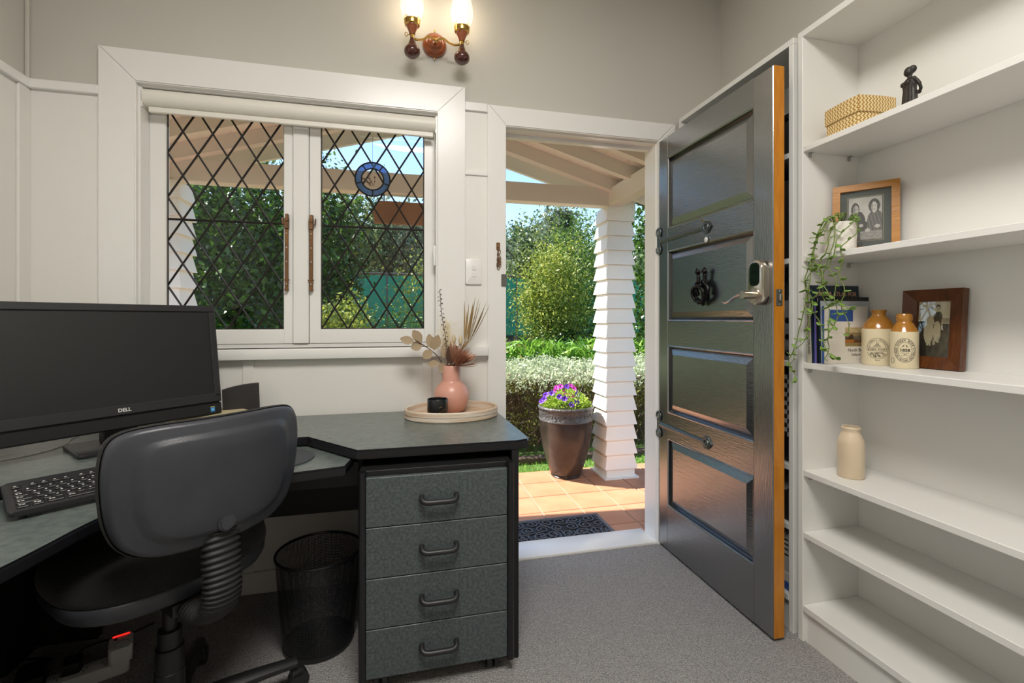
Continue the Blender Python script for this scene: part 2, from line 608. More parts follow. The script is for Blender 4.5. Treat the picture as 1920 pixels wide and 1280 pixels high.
def leaf_mesh(name, pts, size, m, aspect=0.45, seed=1, up_bias=0.0, droop=0.0, size_var=0.35, dirs=None):
    """pts (N,3): one folded leaf at every point, with a random tint"""
    r = np.random.default_rng(seed)
    n = len(pts)
    d = r.normal(size=(n, 3)) if dirs is None else dirs + r.normal(size=(n, 3)) * 0.35
    d[:, 2] += up_bias - droop
    d /= np.linalg.norm(d, axis=1)[:, None] + 1e-9
    a = r.normal(size=(n, 3))
    s = np.cross(d, a); s /= np.linalg.norm(s, axis=1)[:, None] + 1e-9
    nn = np.cross(s, d)
    L = size * (1 + size_var * r.uniform(-1, 1, n))[:, None]
    W = L * aspect * 0.5
    p = np.asarray(pts)
    v0 = p - d * L * 0.5
    v1 = p + s * W + nn * L * 0.06
    v2 = p + d * L * 0.5
    v3 = p - s * W + nn * L * 0.06
    V = np.stack([v0, v1, v2, v3], axis=1).reshape(-1, 3).astype(np.float32)
    me = bpy.data.meshes.new(name)
    me.vertices.add(4 * n)
    me.vertices.foreach_set('co', V.ravel())
    me.loops.add(4 * n)
    me.loops.foreach_set('vertex_index', np.arange(4 * n, dtype=np.int32))
    me.polygons.add(n)
    me.polygons.foreach_set('loop_start', np.arange(0, 4 * n, 4, dtype=np.int32))
    try: me.polygons.foreach_set('loop_total', np.full(n, 4, dtype=np.int32))
    except Exception: pass
    at = me.attributes.new('tint', 'FLOAT', 'POINT')
    at.data.foreach_set('value', np.repeat(r.uniform(0, 1, n), 4).astype(np.float32))
    me.materials.append(MATS[m])
    me.update(calc_edges=True)
    me.validate()
    return me

def crown_points(c, rad, n, clumps=30, seed=1, spread=0.28):
    r = np.random.default_rng(seed)
    d = r.normal(size=(clumps, 3)); d /= np.linalg.norm(d, axis=1)[:, None]
    rr = r.uniform(0.45, 0.88, clumps)[:, None]
    cc = d * rr
    k = r.integers(0, clumps, n)
    p = cc[k] + r.normal(size=(n, 3)) * spread * r.uniform(0.5, 1.0, (n, 1))
    return p * np.array(rad) + np.array(c)

# ------------------------------------------------------------------ the room
XL, XR, YB, YO, YF, ZC = -1.35, 1.62, 2.12, 2.22, -1.7, 2.85
S = dict(kind='structure')
box('floor', XL - .1, XR + .1, YF - .1, YB, -0.12, 0.0, 'carpet', **S)
box('ceiling', XL - .1, XR + .1, YF - .1, YO, ZC, ZC + .1, 'ceiling_white', **S)
WX0, WX1, WZ0, WZ1 = -0.989, 0.165, 0.997, 2.036      # window opening
DX0, DX1, DZ1 = 0.475, 1.252, 2.004                   # door opening
bm = bmesh.new()
bm_box(bm, XL - .1, WX0, YB, YO, -.12, ZC)
bm_box(bm, WX0, WX1, YB, YO, -.12, WZ0)
bm_box(bm, WX0, WX1, YB, YO, WZ1, ZC)
bm_box(bm, WX1, DX0, YB, YO, -.12, ZC)
bm_box(bm, DX0, DX1, YB, YO, DZ1, ZC)
bm_box(bm, DX1, XR + .1, YB, YO, -.12, ZC)
wall_back = put('wall_back', bm, 'wall_grey', **S)
wall_left = box('wall_left', XL - .1, XL, YF - .1, YB, 0, ZC, 'wall_grey', **S)
box('wall_right', XR, XR + .1, YF - .1, YB, 0, ZC, 'wall_grey', **S)
box('wall_front', XL, XR, YF - .1, YF, 0, ZC, 'wall_grey', **S)
# white boarding on the lower walls
PY = YB - 0.006
for (x0, x1, z0, z1) in ((XL, -1.113, .0, 1.975), (-1.113, .287, .0, .955), (.287, .39, .0, 2.062)):
    box('wall_board', x0, x1, PY, YB, z0, z1, 'white_paint', wall_back)
box('wall_board', 1.345, XR, PY, YB, 0, 2.0, 'white_paint', wall_back)
for (y0, y1) in ((1.2, PY), (.2, 1.2), (-.8, .2), (YF, -.8)):
    box('wall_board', XL, XL + .006, y0, y1, 0, 1.975, 'white_paint', wall_left)
# rails and battens
t1 = struct('trim_1', (XL, YB, 1.975))
box('picture_rail', XL, -1.113, YB - .022, YB, 1.975, 2.010, 'white_gloss', t1, .003)
box('picture_rail', XL, XL + .022, YF, YB - .022, 1.975, 2.010, 'white_gloss', t1, .003)
t2 = struct('trim_2', (.3, YB, 2.06))
box('rail', .287, .39, YB - .018, YB, 2.062, 2.100, 'white_gloss', t2, .002)
box('rail', .287, .39, YB - .014, YB, 1.772, 1.79, 'white_gloss', t2, .002)
box('rail', .287, .39, YB - .014, YB, .94, .982, 'white_gloss', t2, .002)
t3 = struct('trim_3', (0, YB, 0))
box('batten', .098, .14, YB - .013, PY, .08, .955, 'white_paint', t3, .002)
box('batten', -.62, -.578, YB - .013, PY, .08, .955, 'white_paint', t3, .002)
box('batten', XL + .006, XL + .016, YB - .06, PY, .08, 1.975, 'white_paint', t3, .002)
box('batten', XL, XL + .014, YB - .014, YB, 2.010, ZC, 'wall_grey', t3, .004)
box('baseboard_back', XL, .39, YB - .02, PY, 0, .09, 'white_gloss', bevel=.003, **S)
box('baseboard_left', XL + .006, XL + .02, YF, YB - .02, 0, .09, 'white_gloss', bevel=.003, **S)

# ------------------------------------------------------------------ window
def mitre(name, pts, y0, y1, m, parent):
    """flat board in the xz plane given by its four outline points"""
    bm = bmesh.new()
    a = [bm.verts.new((p[0], y0, p[1])) for p in pts]
    b = [bm.verts.new((p[0], y1, p[1])) for p in pts]
    n = len(pts)
    bm.faces.new(a); bm.faces.new(list(reversed(b)))
    for i in range(n):
        j = (i + 1) % n
        bm.faces.new((a[j], a[i], b[i], b[j]))
    bmesh.ops.recalc_face_normals(bm, faces=bm.faces)
    bmesh.ops.bevel(bm, geom=[e for e in bm.edges if all(abs(v.co.y - y0) < 1e-6 for v in e.verts)], offset=.004, segments=2, affect='EDGES')
    return put(name, bm, m, parent)

win = struct('window_1', (-.41, YB, 1.0))
CO = (-1.113, .287, 2.16)
CY = YB - .024
mitre('casing', [(CO[0], CO[2]), (CO[1], CO[2]), (WX1, WZ1), (WX0, WZ1)], CY, YB, 'white_gloss', win)
mitre('casing', [(CO[0], .997), (CO[0], CO[2]), (WX0, WZ1), (WX0, .997)], CY, YB, 'white_gloss', win)
mitre('casing', [(CO[1], .997), (WX1, .997), (WX1, WZ1), (CO[1], CO[2])], CY, YB, 'white_gloss', win)
box('sill', -1.13, .39, YB - .045, YB + .07, .955, .997, 'white_gloss', win, .004, 2)
# frame lining and mullion
box('lining', WX0, WX0 + .006, YB, YO + .02, WZ0, WZ1, 'white_gloss', win)
box('lining', WX1 - .006, WX1, YB, YO + .02, WZ0, WZ1, 'white_gloss', win)
box('lining', WX0 + .006, WX1 - .006, YB, YO + .02, WZ1 - .006, WZ1, 'white_gloss', win)
box('lining', WX0 + .006, WX1 - .006, YB + .07, YO + .03, WZ0 - .01, WZ0 + .016, 'white_gloss', win)
box('mullion', -.446, -.382, YB + .06, YO + .02, WZ0 + .016, WZ1 - .006, 'white_gloss', win, .004)

def sash(x0, x1, gx0, gx1, z0, z1, gz0, gz1, stay_x, right):
    y0, y1 = YB + .066, YB + .1
    bm = bmesh.new()
    bm_box(bm, x0, gx0, y0, y1, z0, z1, .003)
    bm_box(bm, gx1, x1, y0, y1, z0, z1, .003)
    bm_box(bm, gx0 - .001, gx1 + .001, y0, y1, z0, gz0, .003)
    bm_box(bm, gx0 - .001, gx1 + .001, y0, y1, gz1, z1, .003)
    s = put('sash', bm, 'white_gloss', win)
    # glazing: lead lattice, four diamonds wide and five high
    W, Hh = gx1 - gx0, gz1 - gz0
    NX, NZ = 4, 5
    gy = YB + .082
    def pt(i, j): return (gx0 + W * i / NX, gz0 + Hh * j / NZ)
    def pane(poly):
        cx = sum(p[0] for p in poly) / len(poly); cz = sum(p[1] for p in poly) / len(poly)
        bm = bmesh.new()
        q = [(cx + (p[0] - cx) * .985, cz + (p[1] - cz) * .985) for p in poly]
        a = [bm.verts.new((p[0], gy - .0012, p[1])) for p in q]
        b = [bm.verts.new((p[0], gy + .0012, p[1])) for p in q]
        n = len(q)
        bm.faces.new(a); bm.faces.new(list(reversed(b)))
        for i in range(n):
            j = (i + 1) % n
            bm.faces.new((a[j], a[i], b[i], b[j]))
        bmesh.ops.recalc_face_normals(bm, faces=bm.faces)
        put('pane', bm, 'window_glass', s)
    for i in range(NX):
        for j in range(NZ + 1):
            P = [pt(i, j), pt(i + .5, j + .5), pt(i + 1, j), pt(i + .5, j - .5)]
            if j == 0: P = [pt(i, 0), pt(i + 1, 0), pt(i + .5, .5)]
            elif j == NZ: P = [pt(i, NZ), pt(i + .5, NZ - .5), pt(i + 1, NZ)]
            pane(P)
    for i in range(NX + 1):
        for j in range(NZ):
            if i == 0: P = [pt(0, j), pt(.5, j + .5), pt(0, j + 1)]
            elif i == NX: P = [pt(NX, j), pt(NX, j + 1), pt(NX - .5, j + .5)]
            else: P = [pt(i, j), pt(i + .5, j + .5), pt(i, j + 1), pt(i - .5, j + .5)]
            pane(P)
    # cames: every straight lead bar of the lattice
    def bar(p, q, r=.0042):
        tube('lead_bar', [(p[0], gy, p[1]), (q[0], gy, q[1])], r, 'lead', s, seg=6, up=(0, 1, 0), flat=(.8, 1))
    for sgn in (1, -1):
        for k in range(-NZ, NX + NZ + 1):
            # line through (k,0) with slope sgn
            pts = []
            for t in np.linspace(0, NZ, 201):
                x = k + sgn * t
                if -1e-6 <= x <= NX + 1e-6: pts.append((x, t))
            if len(pts) > 2: bar(pt(*pts[0]), pt(*pts[-1]))
    bar(pt(0, NZ / 2), pt(NX, NZ / 2), .005)
    for a, b in ((pt(0, 0), pt(NX, 0)), (pt(0, NZ), pt(NX, NZ)), (pt(0, 0), pt(0, NZ)), (pt(NX, 0), pt(NX, NZ))):
        bar(a, b, .004)
    # casement stay hanging upright on the stile
    bm = bmesh.new()
    zt, zb = 1.556, 1.242
    bm_box(bm, stay_x - .0075, stay_x + .0075, y0 - .014, y0 - .008, zb, zt - .02, .002)
    bm_tube(bm, [(stay_x, y0 - .02, zb + .004), (stay_x, y0, zb + .004)], .008, 10)
    bm_box(bm, stay_x - .009, stay_x + .009, y0 - .02, y0, zt - .05, zt - .005, .002)
    bm_box(bm, stay_x - .004, stay_x + .009, y0 - .024, y0 - .004, zt - .02, zt + .012, .002)
    bm_tube(bm, [(stay_x, y0 - .012, zt - .03), (stay_x + (.016 if right else -.014), y0 - .014, zt - .03), (stay_x + (.018 if right else -.016), y0 - .014, zt - .004)], .0035, 6)
    bm_tube(bm, [(stay_x - .013, y0 - .013, zb + .045), (stay_x + .012, y0 - .013, zb + .045)], .003, 6)
    for z in (zt - .07, zt - .13, zt - .19, zb + .028):
        bm_ball(bm, (stay_x, y0 - .015, z), .0028, 1, mi=1)
    put('casement_stay', bm, ['old_brass', 'white_gloss'], s, label='old copper casement stay hanging upright on the sash')
    return s
sash(-.983, -.448, -.925, -.483, 1.013, 2.0, 1.076, 1.985, -.469, False)
sash(-.380, .159, -.334, .110, 1.013, 2.0, 1.076, 1.985, -.371, True)

# roller blind
rb = thing('roller_blind', 'cream roller blind rolled up under the window head', 'blind', (-.41, 2.15, 1.93))
bm = bmesh.new()
prof = []
for i in range(13):
    a = -PI / 2 + PI * i / 12
    prof.append((2.150 - .036 * math.cos(a), 1.995 + .036 * math.sin(a)))
prof += [(2.165, 2.031), (2.165, 1.959)]
x0, x1 = -.978, .157
A = [bm.verts.new((x0, p[0], p[1])) for p in prof]; B = [bm.verts.new((x1, p[0], p[1])) for p in prof]
n = len(prof)
bm.faces.new(A); bm.faces.new(list(reversed(B)))
for i in range(n):
    j = (i + 1) % n
    bm.faces.new((A[j], A[i], B[i], B[j]))
bmesh.ops.recalc_face_normals(bm, faces=bm.faces)
put('roll', bm, 'blind', rb, smooth=True)
box('bottom_bar', -.962, .148, 2.130, 2.144, 1.936, 1.958, 'blind', rb, .003)
for x in (-.981, .158): box('bracket', x - .002, x + .002, 2.125, 2.165, 1.955, 2.035, 'white_gloss', rb)
bm = bmesh.new()
for k in range(52):
    bm_ball(bm, (.153, 2.135, 1.95 - k * .0095), .0022, 1)
    bm_ball(bm, (.153, 2.147, 1.95 - k * .0095), .0022, 1)
bm_tube(bm, [(.153, 2.135, 1.95), (.153, 2.135, 1.45)], .0008, 4)
bm_tube(bm, [(.153, 2.147, 1.95), (.153, 2.147, 1.45)], .0008, 4)
put('bead_chain', bm, 'white_gloss', rb)
box('chain_weight', .147, .159, 2.129, 2.153, 1.36, 1.45, 'white_gloss', rb, .004, 2)

# round stained-glass suncatcher
sc_ = thing('suncatcher', 'round blue stained glass suncatcher with pressed flowers hanging in right sash', 'suncatcher', (-.116, 2.176, 1.66))
SCM = T(-.116, 2.174, 1.741) @ RX(PI / 2)
def ring_seg(a0, a1, r0, r1, th, n=6):
    pts = [(r1 * math.cos(a0 + (a1 - a0) * i / n), r1 * math.sin(a0 + (a1 - a0) * i / n)) for i in range(n + 1)]
    pts += [(r0 * math.cos(a1 - (a1 - a0) * i / n), r0 * math.sin(a1 - (a1 - a0) * i / n)) for i in range(n + 1)]
    return pts
for k in range(5):
    a = -PI / 2 + 2 * PI * k / 5
    prism('blue_glass', ring_seg(a + .03, a + 2 * PI / 5 - .03, .049, .072, .003), -.0015, .0015, 'blue_glass', sc_, M=SCM)
    tube('lead_bar', [(.047 * math.cos(a), .047 * math.sin(a), 0), (.074 * math.cos(a), .074 * math.sin(a), 0)], .003, 'lead', sc_, M=SCM, seg=6)
prism('clear_glass', circ(0, 0, .046, 28), -.001, .001, 'window_glass', sc_, M=SCM)
tube('lead_ring', [(p[0], p[1], 0) for p in circ(0, 0, .0475, 36)], .0032, 'lead', sc_, M=SCM, closed=True, seg=6)
tube('lead_ring', [(p[0], p[1], 0) for p in circ(0, 0, .0745, 40)], .0035, 'lead', sc_, M=SCM, closed=True, seg=6)
bm = bmesh.new()
for k in range(9):
    a = random.uniform(-.9, .9)
    L = random.uniform(.03, .055)
    base = (random.uniform(-.012, .004), -.03, .002)
    tip = (base[0] + L * math.sin(a), base[1] + L * math.cos(a), .002)
    bm_tube(bm, [base, ((base[0] + tip[0]) / 2 + .003, (base[1] + tip[1]) / 2, .002), tip], .0008, 4)
    bm_ball(bm, tip, .004, 1, (1, 1, .4))
    bm_ball(bm, ((base[0] + tip[0]) / 2 + .003, (base[1] + tip[1]) / 2, .002), .003, 1, (1, 1, .4))
put('pressed_flowers', bm, 'berry', sc_, SCM)
tube('hanging_thread', [(-.116, 2.174, 1.815), (-.116, 2.176, 1.93)], .0006, 'lead', sc_, seg=4)

# ------------------------------------------------------------------ doorway and door
dc = struct('trim_4', (.86, YB, 0))
mitre('casing', [(.39, 2.095), (1.345, 2.095), (DX1, DZ1), (DX0, DZ1)], CY, YB, 'white_gloss', dc)
mitre('casing', [(.39, 0), (.39, 2.095), (DX0, DZ1), (DX0, 0)], CY, YB, 'white_gloss', dc)
mitre('casing', [(1.345, 0), (DX1, 0), (DX1, DZ1), (1.345, 2.095)], CY, YB, 'white_gloss', dc)
box('lining', DX0, DX0 + .004, YB, YO + .01, 0, DZ1, 'white_gloss', dc)
box('lining', DX1 - .004, DX1, YB, YO + .005, 0, DZ1, 'white_gloss', dc)
box('lining', DX0 + .004, DX1 - .004, YB, YO + .01, DZ1 - .005, DZ1, 'white_gloss', dc)
box('door_stop', DX0 + .004, DX1 - .004, YB + .055, YB + .085, DZ1 - .02, DZ1 - .005, 'white_gloss', dc)
box('door_stop', DX0 + .004, DX0 + .016, YB + .055, YB + .085, .012, DZ1 - .02, 'white_gloss', dc)
box('strike_plate', .452, .477, CY - .006, CY, 1.27, 1.325, 'strike', dc, .002)
box('threshold', DX0, DX1, YB - .012, YO + .05, -.07, .010, 'white_gloss', dc, .006, 2)

door = struct('door_1', (1.255, 2.113, .01))
DM = T(1.2555, 2.112, 0) @ RZ(-PI / 2 + math.radians(.25))
DW, DT, DZ0, DZT = .742, .045, .012, 2.0
ST0, ST1 = .088, .650
box('stile', 0, ST0, 0, DT, DZ0, DZT, 'door_paint_vertical', door, .002, M=DM)
box('stile', ST1, DW, 0, DT, DZ0, DZT, 'door_paint_vertical', door, .002, M=DM)
for z0, z1 in ((DZ0, .222), (.545, .672), (.990, 1.113), (1.445, 1.557), (1.895, DZT)):
    box('rail', ST0, ST1, .0005, DT - .0005, z0, z1, 'door_paint', door, M=DM)
for z0, z1 in ((.222, .545), (.672, .990), (1.113, 1.445), (1.557, 1.895)):
    bm = bmesh.new()
    b = .040
    for (yr, yf) in ((.019, .003), (DT - .019, DT - .003)):
        o_ = [bm.verts.new((x, yr, z)) for x, z in ((ST0, z0), (ST1, z0), (ST1, z1), (ST0, z1))]
        i_ = [bm.verts.new((x, yf, z)) for x, z in ((ST0 + b, z0 + b), (ST1 - b, z0 + b), (ST1 - b, z1 - b), (ST0 + b, z1 - b))]
        bm.faces.new(i_)
        for k in range(4):
            bm.faces.new((o_[k], o_[(k + 1) % 4], i_[(k + 1) % 4], i_[k]))
    bmesh.ops.recalc_face_normals(bm, faces=bm.faces)
    for f in bm.faces:
        if (f.calc_center_median().y < DT / 2) == (f.normal.y > 0): f.normal_flip()
    put('panel', bm, 'door_paint', door, DM)
    # moulding bead round the panel
    bm = bmesh.new()
    for (ax, az, bx_, bz) in ((ST0, z0, ST1, z0), (ST1, z0, ST1, z1), (ST1, z1, ST0, z1), (ST0, z1, ST0, z0)):
        bm_tube(bm, [(ax, .004, az), (bx_, .004, bz)], .005, 8)
    put('panel_bead', bm, 'door_paint', door, DM, smooth=True)
box('bare_edge', DW, DW + .0012, .003, DT, DZ0, DZT, 'varnished_edge', door, M=DM, label='orange varnished bare door edge')

def strap_hinge(z):
    bm = bmesh.new()
    y = -.004
    # strap
    pts = [(.02, z - .013), (.02, z + .013), (.365, z + .008), (.365, z - .008)]
    a = [bm.verts.new((p[0], 0, p[1])) for p in pts]
    b_ = [bm.verts.new((p[0], y, p[1] * 1)) for p in pts]
    mid = [bm.verts.new((.02, y - .004, z)), bm.verts.new((.365, y - .004, z))]
    bm.faces.new((b_[0], mid[0], mid[1], b_[3])); bm.faces.new((mid[0], b_[1], b_[2], mid[1]))
    for k in range(4): bm.faces.new((a[k], a[(k + 1) % 4], b_[(k + 1) % 4], b_[k]))
    bm.faces.new(a)
    # tip: pointed ring
    tip = [(.355, z), (.372, z + .026), (.395, z + .024), (.418, z), (.395, z - .024), (.372, z - .026)]
    A = [bm.verts.new((p[0], 0, p[1])) for p in tip]; Bv = [bm.verts.new((p[0], -.006, p[1])) for p in tip]
    bm.faces.new(A); bm.faces.new(list(reversed(Bv)))
    for k in range(6): bm.faces.new((A[(k + 1) % 6], A[k], Bv[k], Bv[(k + 1) % 6]))
    bm_tube(bm, [(.387 + .014 * math.cos(t), -.008, z + .014 * math.sin(t)) for t in np.linspace(0, 2 * PI, 20, endpoint=False)], .004, 6, closed=True)
    bm_ball(bm, (.387, -.008, z), .006, 1, (1, .6, 1))
    # scrolls at the hinge side
    for sg in (1, -1):
        pth = [(.018 + .017 * math.cos(t), -.006, z + sg * (.042 + .019 * math.sin(t))) for t in np.linspace(-2.2, 3.6, 22)]
        bm_tube(bm, pth, .0062, 6, flat=(1, .7))
        bm_ball(bm, (.02, -.006, z + sg * .04), .006, 1, (1, .5, 1))
    bm_box(bm, .003, .03, -.007, 0, z - .03, z + .03, .002)
    bmesh.ops.recalc_face_normals(bm, faces=bm.faces)
    put('strap_hinge', bm, 'door_metal', door, DM, smooth=True, label='forged strap hinge with scrolled ends')
strap_hinge(1.506)
strap_hinge(.600)
bm = bmesh.new(); bm_ball(bm, (.387, -.006, 1.452), .013, 2, (.8, .5, 1))
put('peephole_cover', bm, 'plug_white', door, DM, smooth=True)
bm = bmesh.new(); bm_tube(bm, [(.384, 0, 1.53), (.384, -.02, 1.53), (.384, -.024, 1.538)], .0025, 6)
put('cup_hook', bm, 'brass', door, DM)
# knocker
bm = bmesh.new()
kx, kz = .372, 1.25
bm_box(bm, kx - .02, kx + .02, -.006, 0, kz - .05, kz + .03, .004, 2)
for sg in (-1, 1):
    bm_tube(bm, smooth_path([(kx + sg * .03, -.012, kz - .03), (kx + sg * .035, -.016, kz), (kx + sg * .02, -.018, kz + .03), (kx + sg * .022, -.018, kz + .058)]), .008, 8)
    bm_ball(bm, (kx + sg * .022, -.02, kz + .07), .0125, 2)
    bm_ball(bm, (kx + sg * .026, -.022, kz + .083), .005, 1)
    bm_tube(bm, smooth_path([(kx + sg * .006, -.012, kz + .03), (kx + sg * .03, -.022, kz + .02), (kx + sg * .046, -.02, kz - .01), (kx + sg * .03, -.02, kz - .04), (kx + sg * .008, -.014, kz - .058)]), .008, 8)
bm_tube(bm, [(kx + .038 * math.cos(t), -.035 - .008 * math.sin(t), kz - .025 + .034 * math.sin(t)) for t in np.linspace(0, 2 * PI, 26, endpoint=False)], .0072, 8, closed=True)
bm_ball(bm, (kx, -.03, kz - .058), .011, 2)
bm_ball(bm, (kx, -.02, kz + .012), .012, 2)
bm_ball(bm, (kx, -.01, kz - .066), .009, 2)
put('knocker', bm, 'black_iron', door, DM, smooth='all', label='black cast iron knocker with two figures and ring')
# keypad lock with lever
LM = DM @ T(.690, 0, 1.17) @ RX(PI / 2)
lk = prism('lock_body', [(x * 1.0, y) for x, y in rrect(-.034, .034, 0, .16, .03, 7)], 0, .030, 'nickel', door, bevel=.009, M=LM, smooth=True, label='satin nickel keypad lock body')
prism('keypad_glass', rrect(-.024, .022, .068, .150, .016, 5), .0302, .0315, 'dark_glass', lk, M=LM)
bm = bmesh.new()
bm_tube(bm, [(0, .036, .03), (0, .036, .036)], .024, 20)
bm_tube(bm, [(0, .036, .034), (0, .036, .082)], .014, 18)
bm_tube(bm, smooth_path([(0, .036, .070), (-.02, .036, .073), (-.045, .03, .075), (-.07, .017, .075), (-.095, .010, .075), (-.112, .013, .075)]), [.0115, .011, .0105, .010, .0095, .009, .009, .0088, .0086, .0085, .008, .008, .0078, .0075, .0075, .0073, .007, .007, .0068, .0066, .0065, .0063, .006, .006, .0058, .0055, .005, .005, .005, .005, .0045], 10, flat=(1, .7))
put('lever_handle', bm, 'nickel', lk, LM, smooth=True)
prism('inner_lock_cover', rrect(.66, .725, 1.14, 1.335, .012, 4), -.0655, -.045, 'plug_white', door, bevel=.004, M=DM @ RX(PI / 2), smooth=True)
pl = box('latch_plate', DW + .001, DW + .003, .010, .036, 1.166, 1.224, 'strike', door, .0008, M=DM)
bm = bmesh.new()
bm_box(bm, DW + .003, DW + .013, .017, .029, 1.184, 1.206, .002)
for z in (1.172, 1.218): bm_ball(bm, (DW + .003, .023, z), .003, 1)
put('latch_bolt', bm, 'chrome', pl, DM)

# security chain on the casing
ch = thing('door_chain', 'old bronze security chain hanging on the door casing', 'chain', (.438, CY - .004, 1.35))
box('chain_plate', .429, .446, CY - .004, CY, 1.435, 1.468, 'old_brass', ch, .001)
for k in range(8):
    cx = .436 + (.006 if k % 2 else 0) - k * .0006; cz = 1.438 - k * .0118
    pts = [(cx + .0055 * math.cos(t) * (1 if k % 2 else .5), CY - .006 + .004 * math.cos(t) * (0 if k % 2 else 1), cz + .009 * math.sin(t)) for t in np.linspace(0, 2 * PI, 12, endpoint=False)]
    tube('chain_link', pts, .0018, 'old_brass', ch, closed=True, seg=5)
for k in range(3):
    pts = [(.444 + .0055 * math.cos(t), CY - .006, 1.392 - k * .013 + .009 * math.sin(t)) for t in np.linspace(0, 2 * PI, 12, endpoint=False)]
    tube('chain_link', pts, .0018, 'old_brass', ch, closed=True, seg=5)

# light switch
sw = thing('light_switch', 'white two-button wall switch between window and door', 'switch', (.323, YB - .01, 1.276))
SWM = T(0, YB - .006, 0) @ RX(PI / 2)
prism('switch_plate', rrect(.289, .363, 1.277, 1.391, .007, 4), 0, .010, 'white_gloss', sw, bevel=.002, M=SWM, smooth=True)
for z in (1.352, 1.321): prism('rocker', rrect(.317, .337, z - .010, z + .010, .004, 4), .010, .0125, 'white_paint', sw, bevel=.0008, M=SWM)

# ------------------------------------------------------------------ wall lamp
wl = thing('wall_lamp', 'twin-arm brass and turned wood wall lamp with glass chimneys', 'lamp', (.152, YB, 2.28))
LY = 2.02
lathe('back_plate', [(.0, 0), (.052, 0), (.054, .006), (.050, .018), (.040, .026), (.034, .028), (.032, .036), (.024, .042), (.012, .046), (0, .047)], 'turned_wood', wl, M=T(.152, YB, 2.338) @ RX(PI / 2))
for zz in (2.398, 2.277):
    bm = bmesh.new(); bm_ball(bm, (.152, YB - .012, zz), .006, 1, (.7, .7, 1.2))
    put('finial', bm, 'brass', wl, smooth=True)
zh = 2.305
tube('stem', [(.152, YB - .044, 2.325), (.152, YB - .075, 2.318), (.152, LY, 2.31)], .006, 'brass', wl)
bm = bmesh.new(); bm_ball(bm, (.152, LY, 2.308), .010, 2)
put('stem_knob', bm, 'brass', wl, smooth=True)
for sg in (-1, 1):
    cx = .157 + sg * .105
    tube('arm', smooth_path([(.152, LY, 2.308), (.152 + sg * .03, LY, 2.318), (.152 + sg * .055, LY, 2.304), (.152 + sg * .08, LY, 2.298), (cx, LY, 2.306)]), .0048, 'brass', wl)
    f = lathe('font', [(0, -.082), (.016, -.080), (.029, -.071), (.0335, -.059), (.0325, -.047), (.026, -.037), (.020, -.030), (.016, -.020), (.011, -.010), (.009, 0), (0, 0)], 'dark_wood', wl, M=T(cx, LY, 2.302), seg=24)
    bmk = bmesh.new()
    bm_tube(bmk, [(cx, LY, 2.30), (cx, LY, 2.32)], .009, 12)
    kx = cx + sg * .022
    bm_tube(bmk, [(cx, LY, 2.316), (kx - sg * .004, LY, 2.316)], .002, 6)
    bm_tube(bmk, [(kx + sg * .002 + .0065 * math.cos(t), LY, 2.316 + .009 * math.sin(t)) for t in np.linspace(0, 2 * PI, 6, endpoint=False)], .0015, 5, closed=True)
    put('wick_key', bmk, 'brass', wl, smooth=True)
    lathe('holder', [(0, 0), (.012, 0), (.013, .006), (.018, .020), (.025, .033), (.025, .035), (0, .035)], 'turned_wood', wl, M=T(cx, LY, 2.318), seg=24)
    bmg = bmesh.new()
    bm_lathe(bmg, [(.024, 0), (.031, .004), (.033, .012), (.0335, .024), (.032, .024), (.031, .006), (.022, .003)], 24, cap=False)
    for k in range(18):
        a = 2 * PI * k / 18
        bm_tube(bmg, [(.033 * math.cos(a + da), .033 * math.sin(a + da), .024 + dz) for da, dz in ((-.12, 0), (-.10, .007), (0, .013), (.10, .007), (.12, 0))], .0011, 4)
    put('gallery', bmg, 'brass', wl, T(cx, LY, 2.352), smooth=True)
    lathe('chimney', [(.029, 0), (.034, .02), (.044, .045), (.049, .07), (.046, .10), (.036, .14), (.026, .18), (.021, .22), (.022, .25)], 'lamp_glass', wl, M=T(cx, LY, 2.362), seg=28, cap=False)
    lathe('bulb', [(0, 0), (.010, .002), (.012, .02), (.021, .045), (.024, .062), (.020, .082), (.010, .098), (0, .104)], 'bulb', wl, M=T(cx, LY, 2.358), seg=20)
    pl_ = bpy.data.lights.new('lamp_light', 'POINT')
    pl_.energy = LAMP_POWER
    pl_.color = (1.0, 0.83, 0.6)
    pl_.shadow_soft_size = .03
    lo = bpy.data.objects.new('lamp_light', pl_)
    COL.objects.link(lo)
    lo.parent = wl
    lo.matrix_parent_inverse = WM[wl.name].inverted()
    lo.location = (cx, LY, 2.50)

# unseen flush ceiling fitting, added overhead to brighten the room evenly
cl = thing('added_ceiling_fill', 'added wide round white ceiling light, unseen overhead, filling the room with light', 'lamp', (.1, .15, ZC - .09))
lathe('rim', [(.50, .09), (.52, .06), (.52, .02), (.50, .012), (.495, .03), (.495, .09)], 'white_gloss', cl, M=T(.1, .15, ZC - .09), seg=48, cap=False)
al = bpy.data.lights.new('ceiling_fill_light', 'AREA')
al.shape = 'DISK'
al.size = .96
al.energy = CEIL_FILL_POWER
al.color = (1.0, 0.965, 0.91)
ao = bpy.data.objects.new('ceiling_fill_light', al)
COL.objects.link(ao)
ao.parent = cl
ao.matrix_parent_inverse = WM[cl.name].inverted()
ao.location = (.1, .15, ZC - .085)
lathe('fill_diffuser', [(0, .05), (.495, .05), (.495, .06), (0, .06)], 'fill_diffuser', cl, M=T(.1, .15, ZC - .09), seg=48)

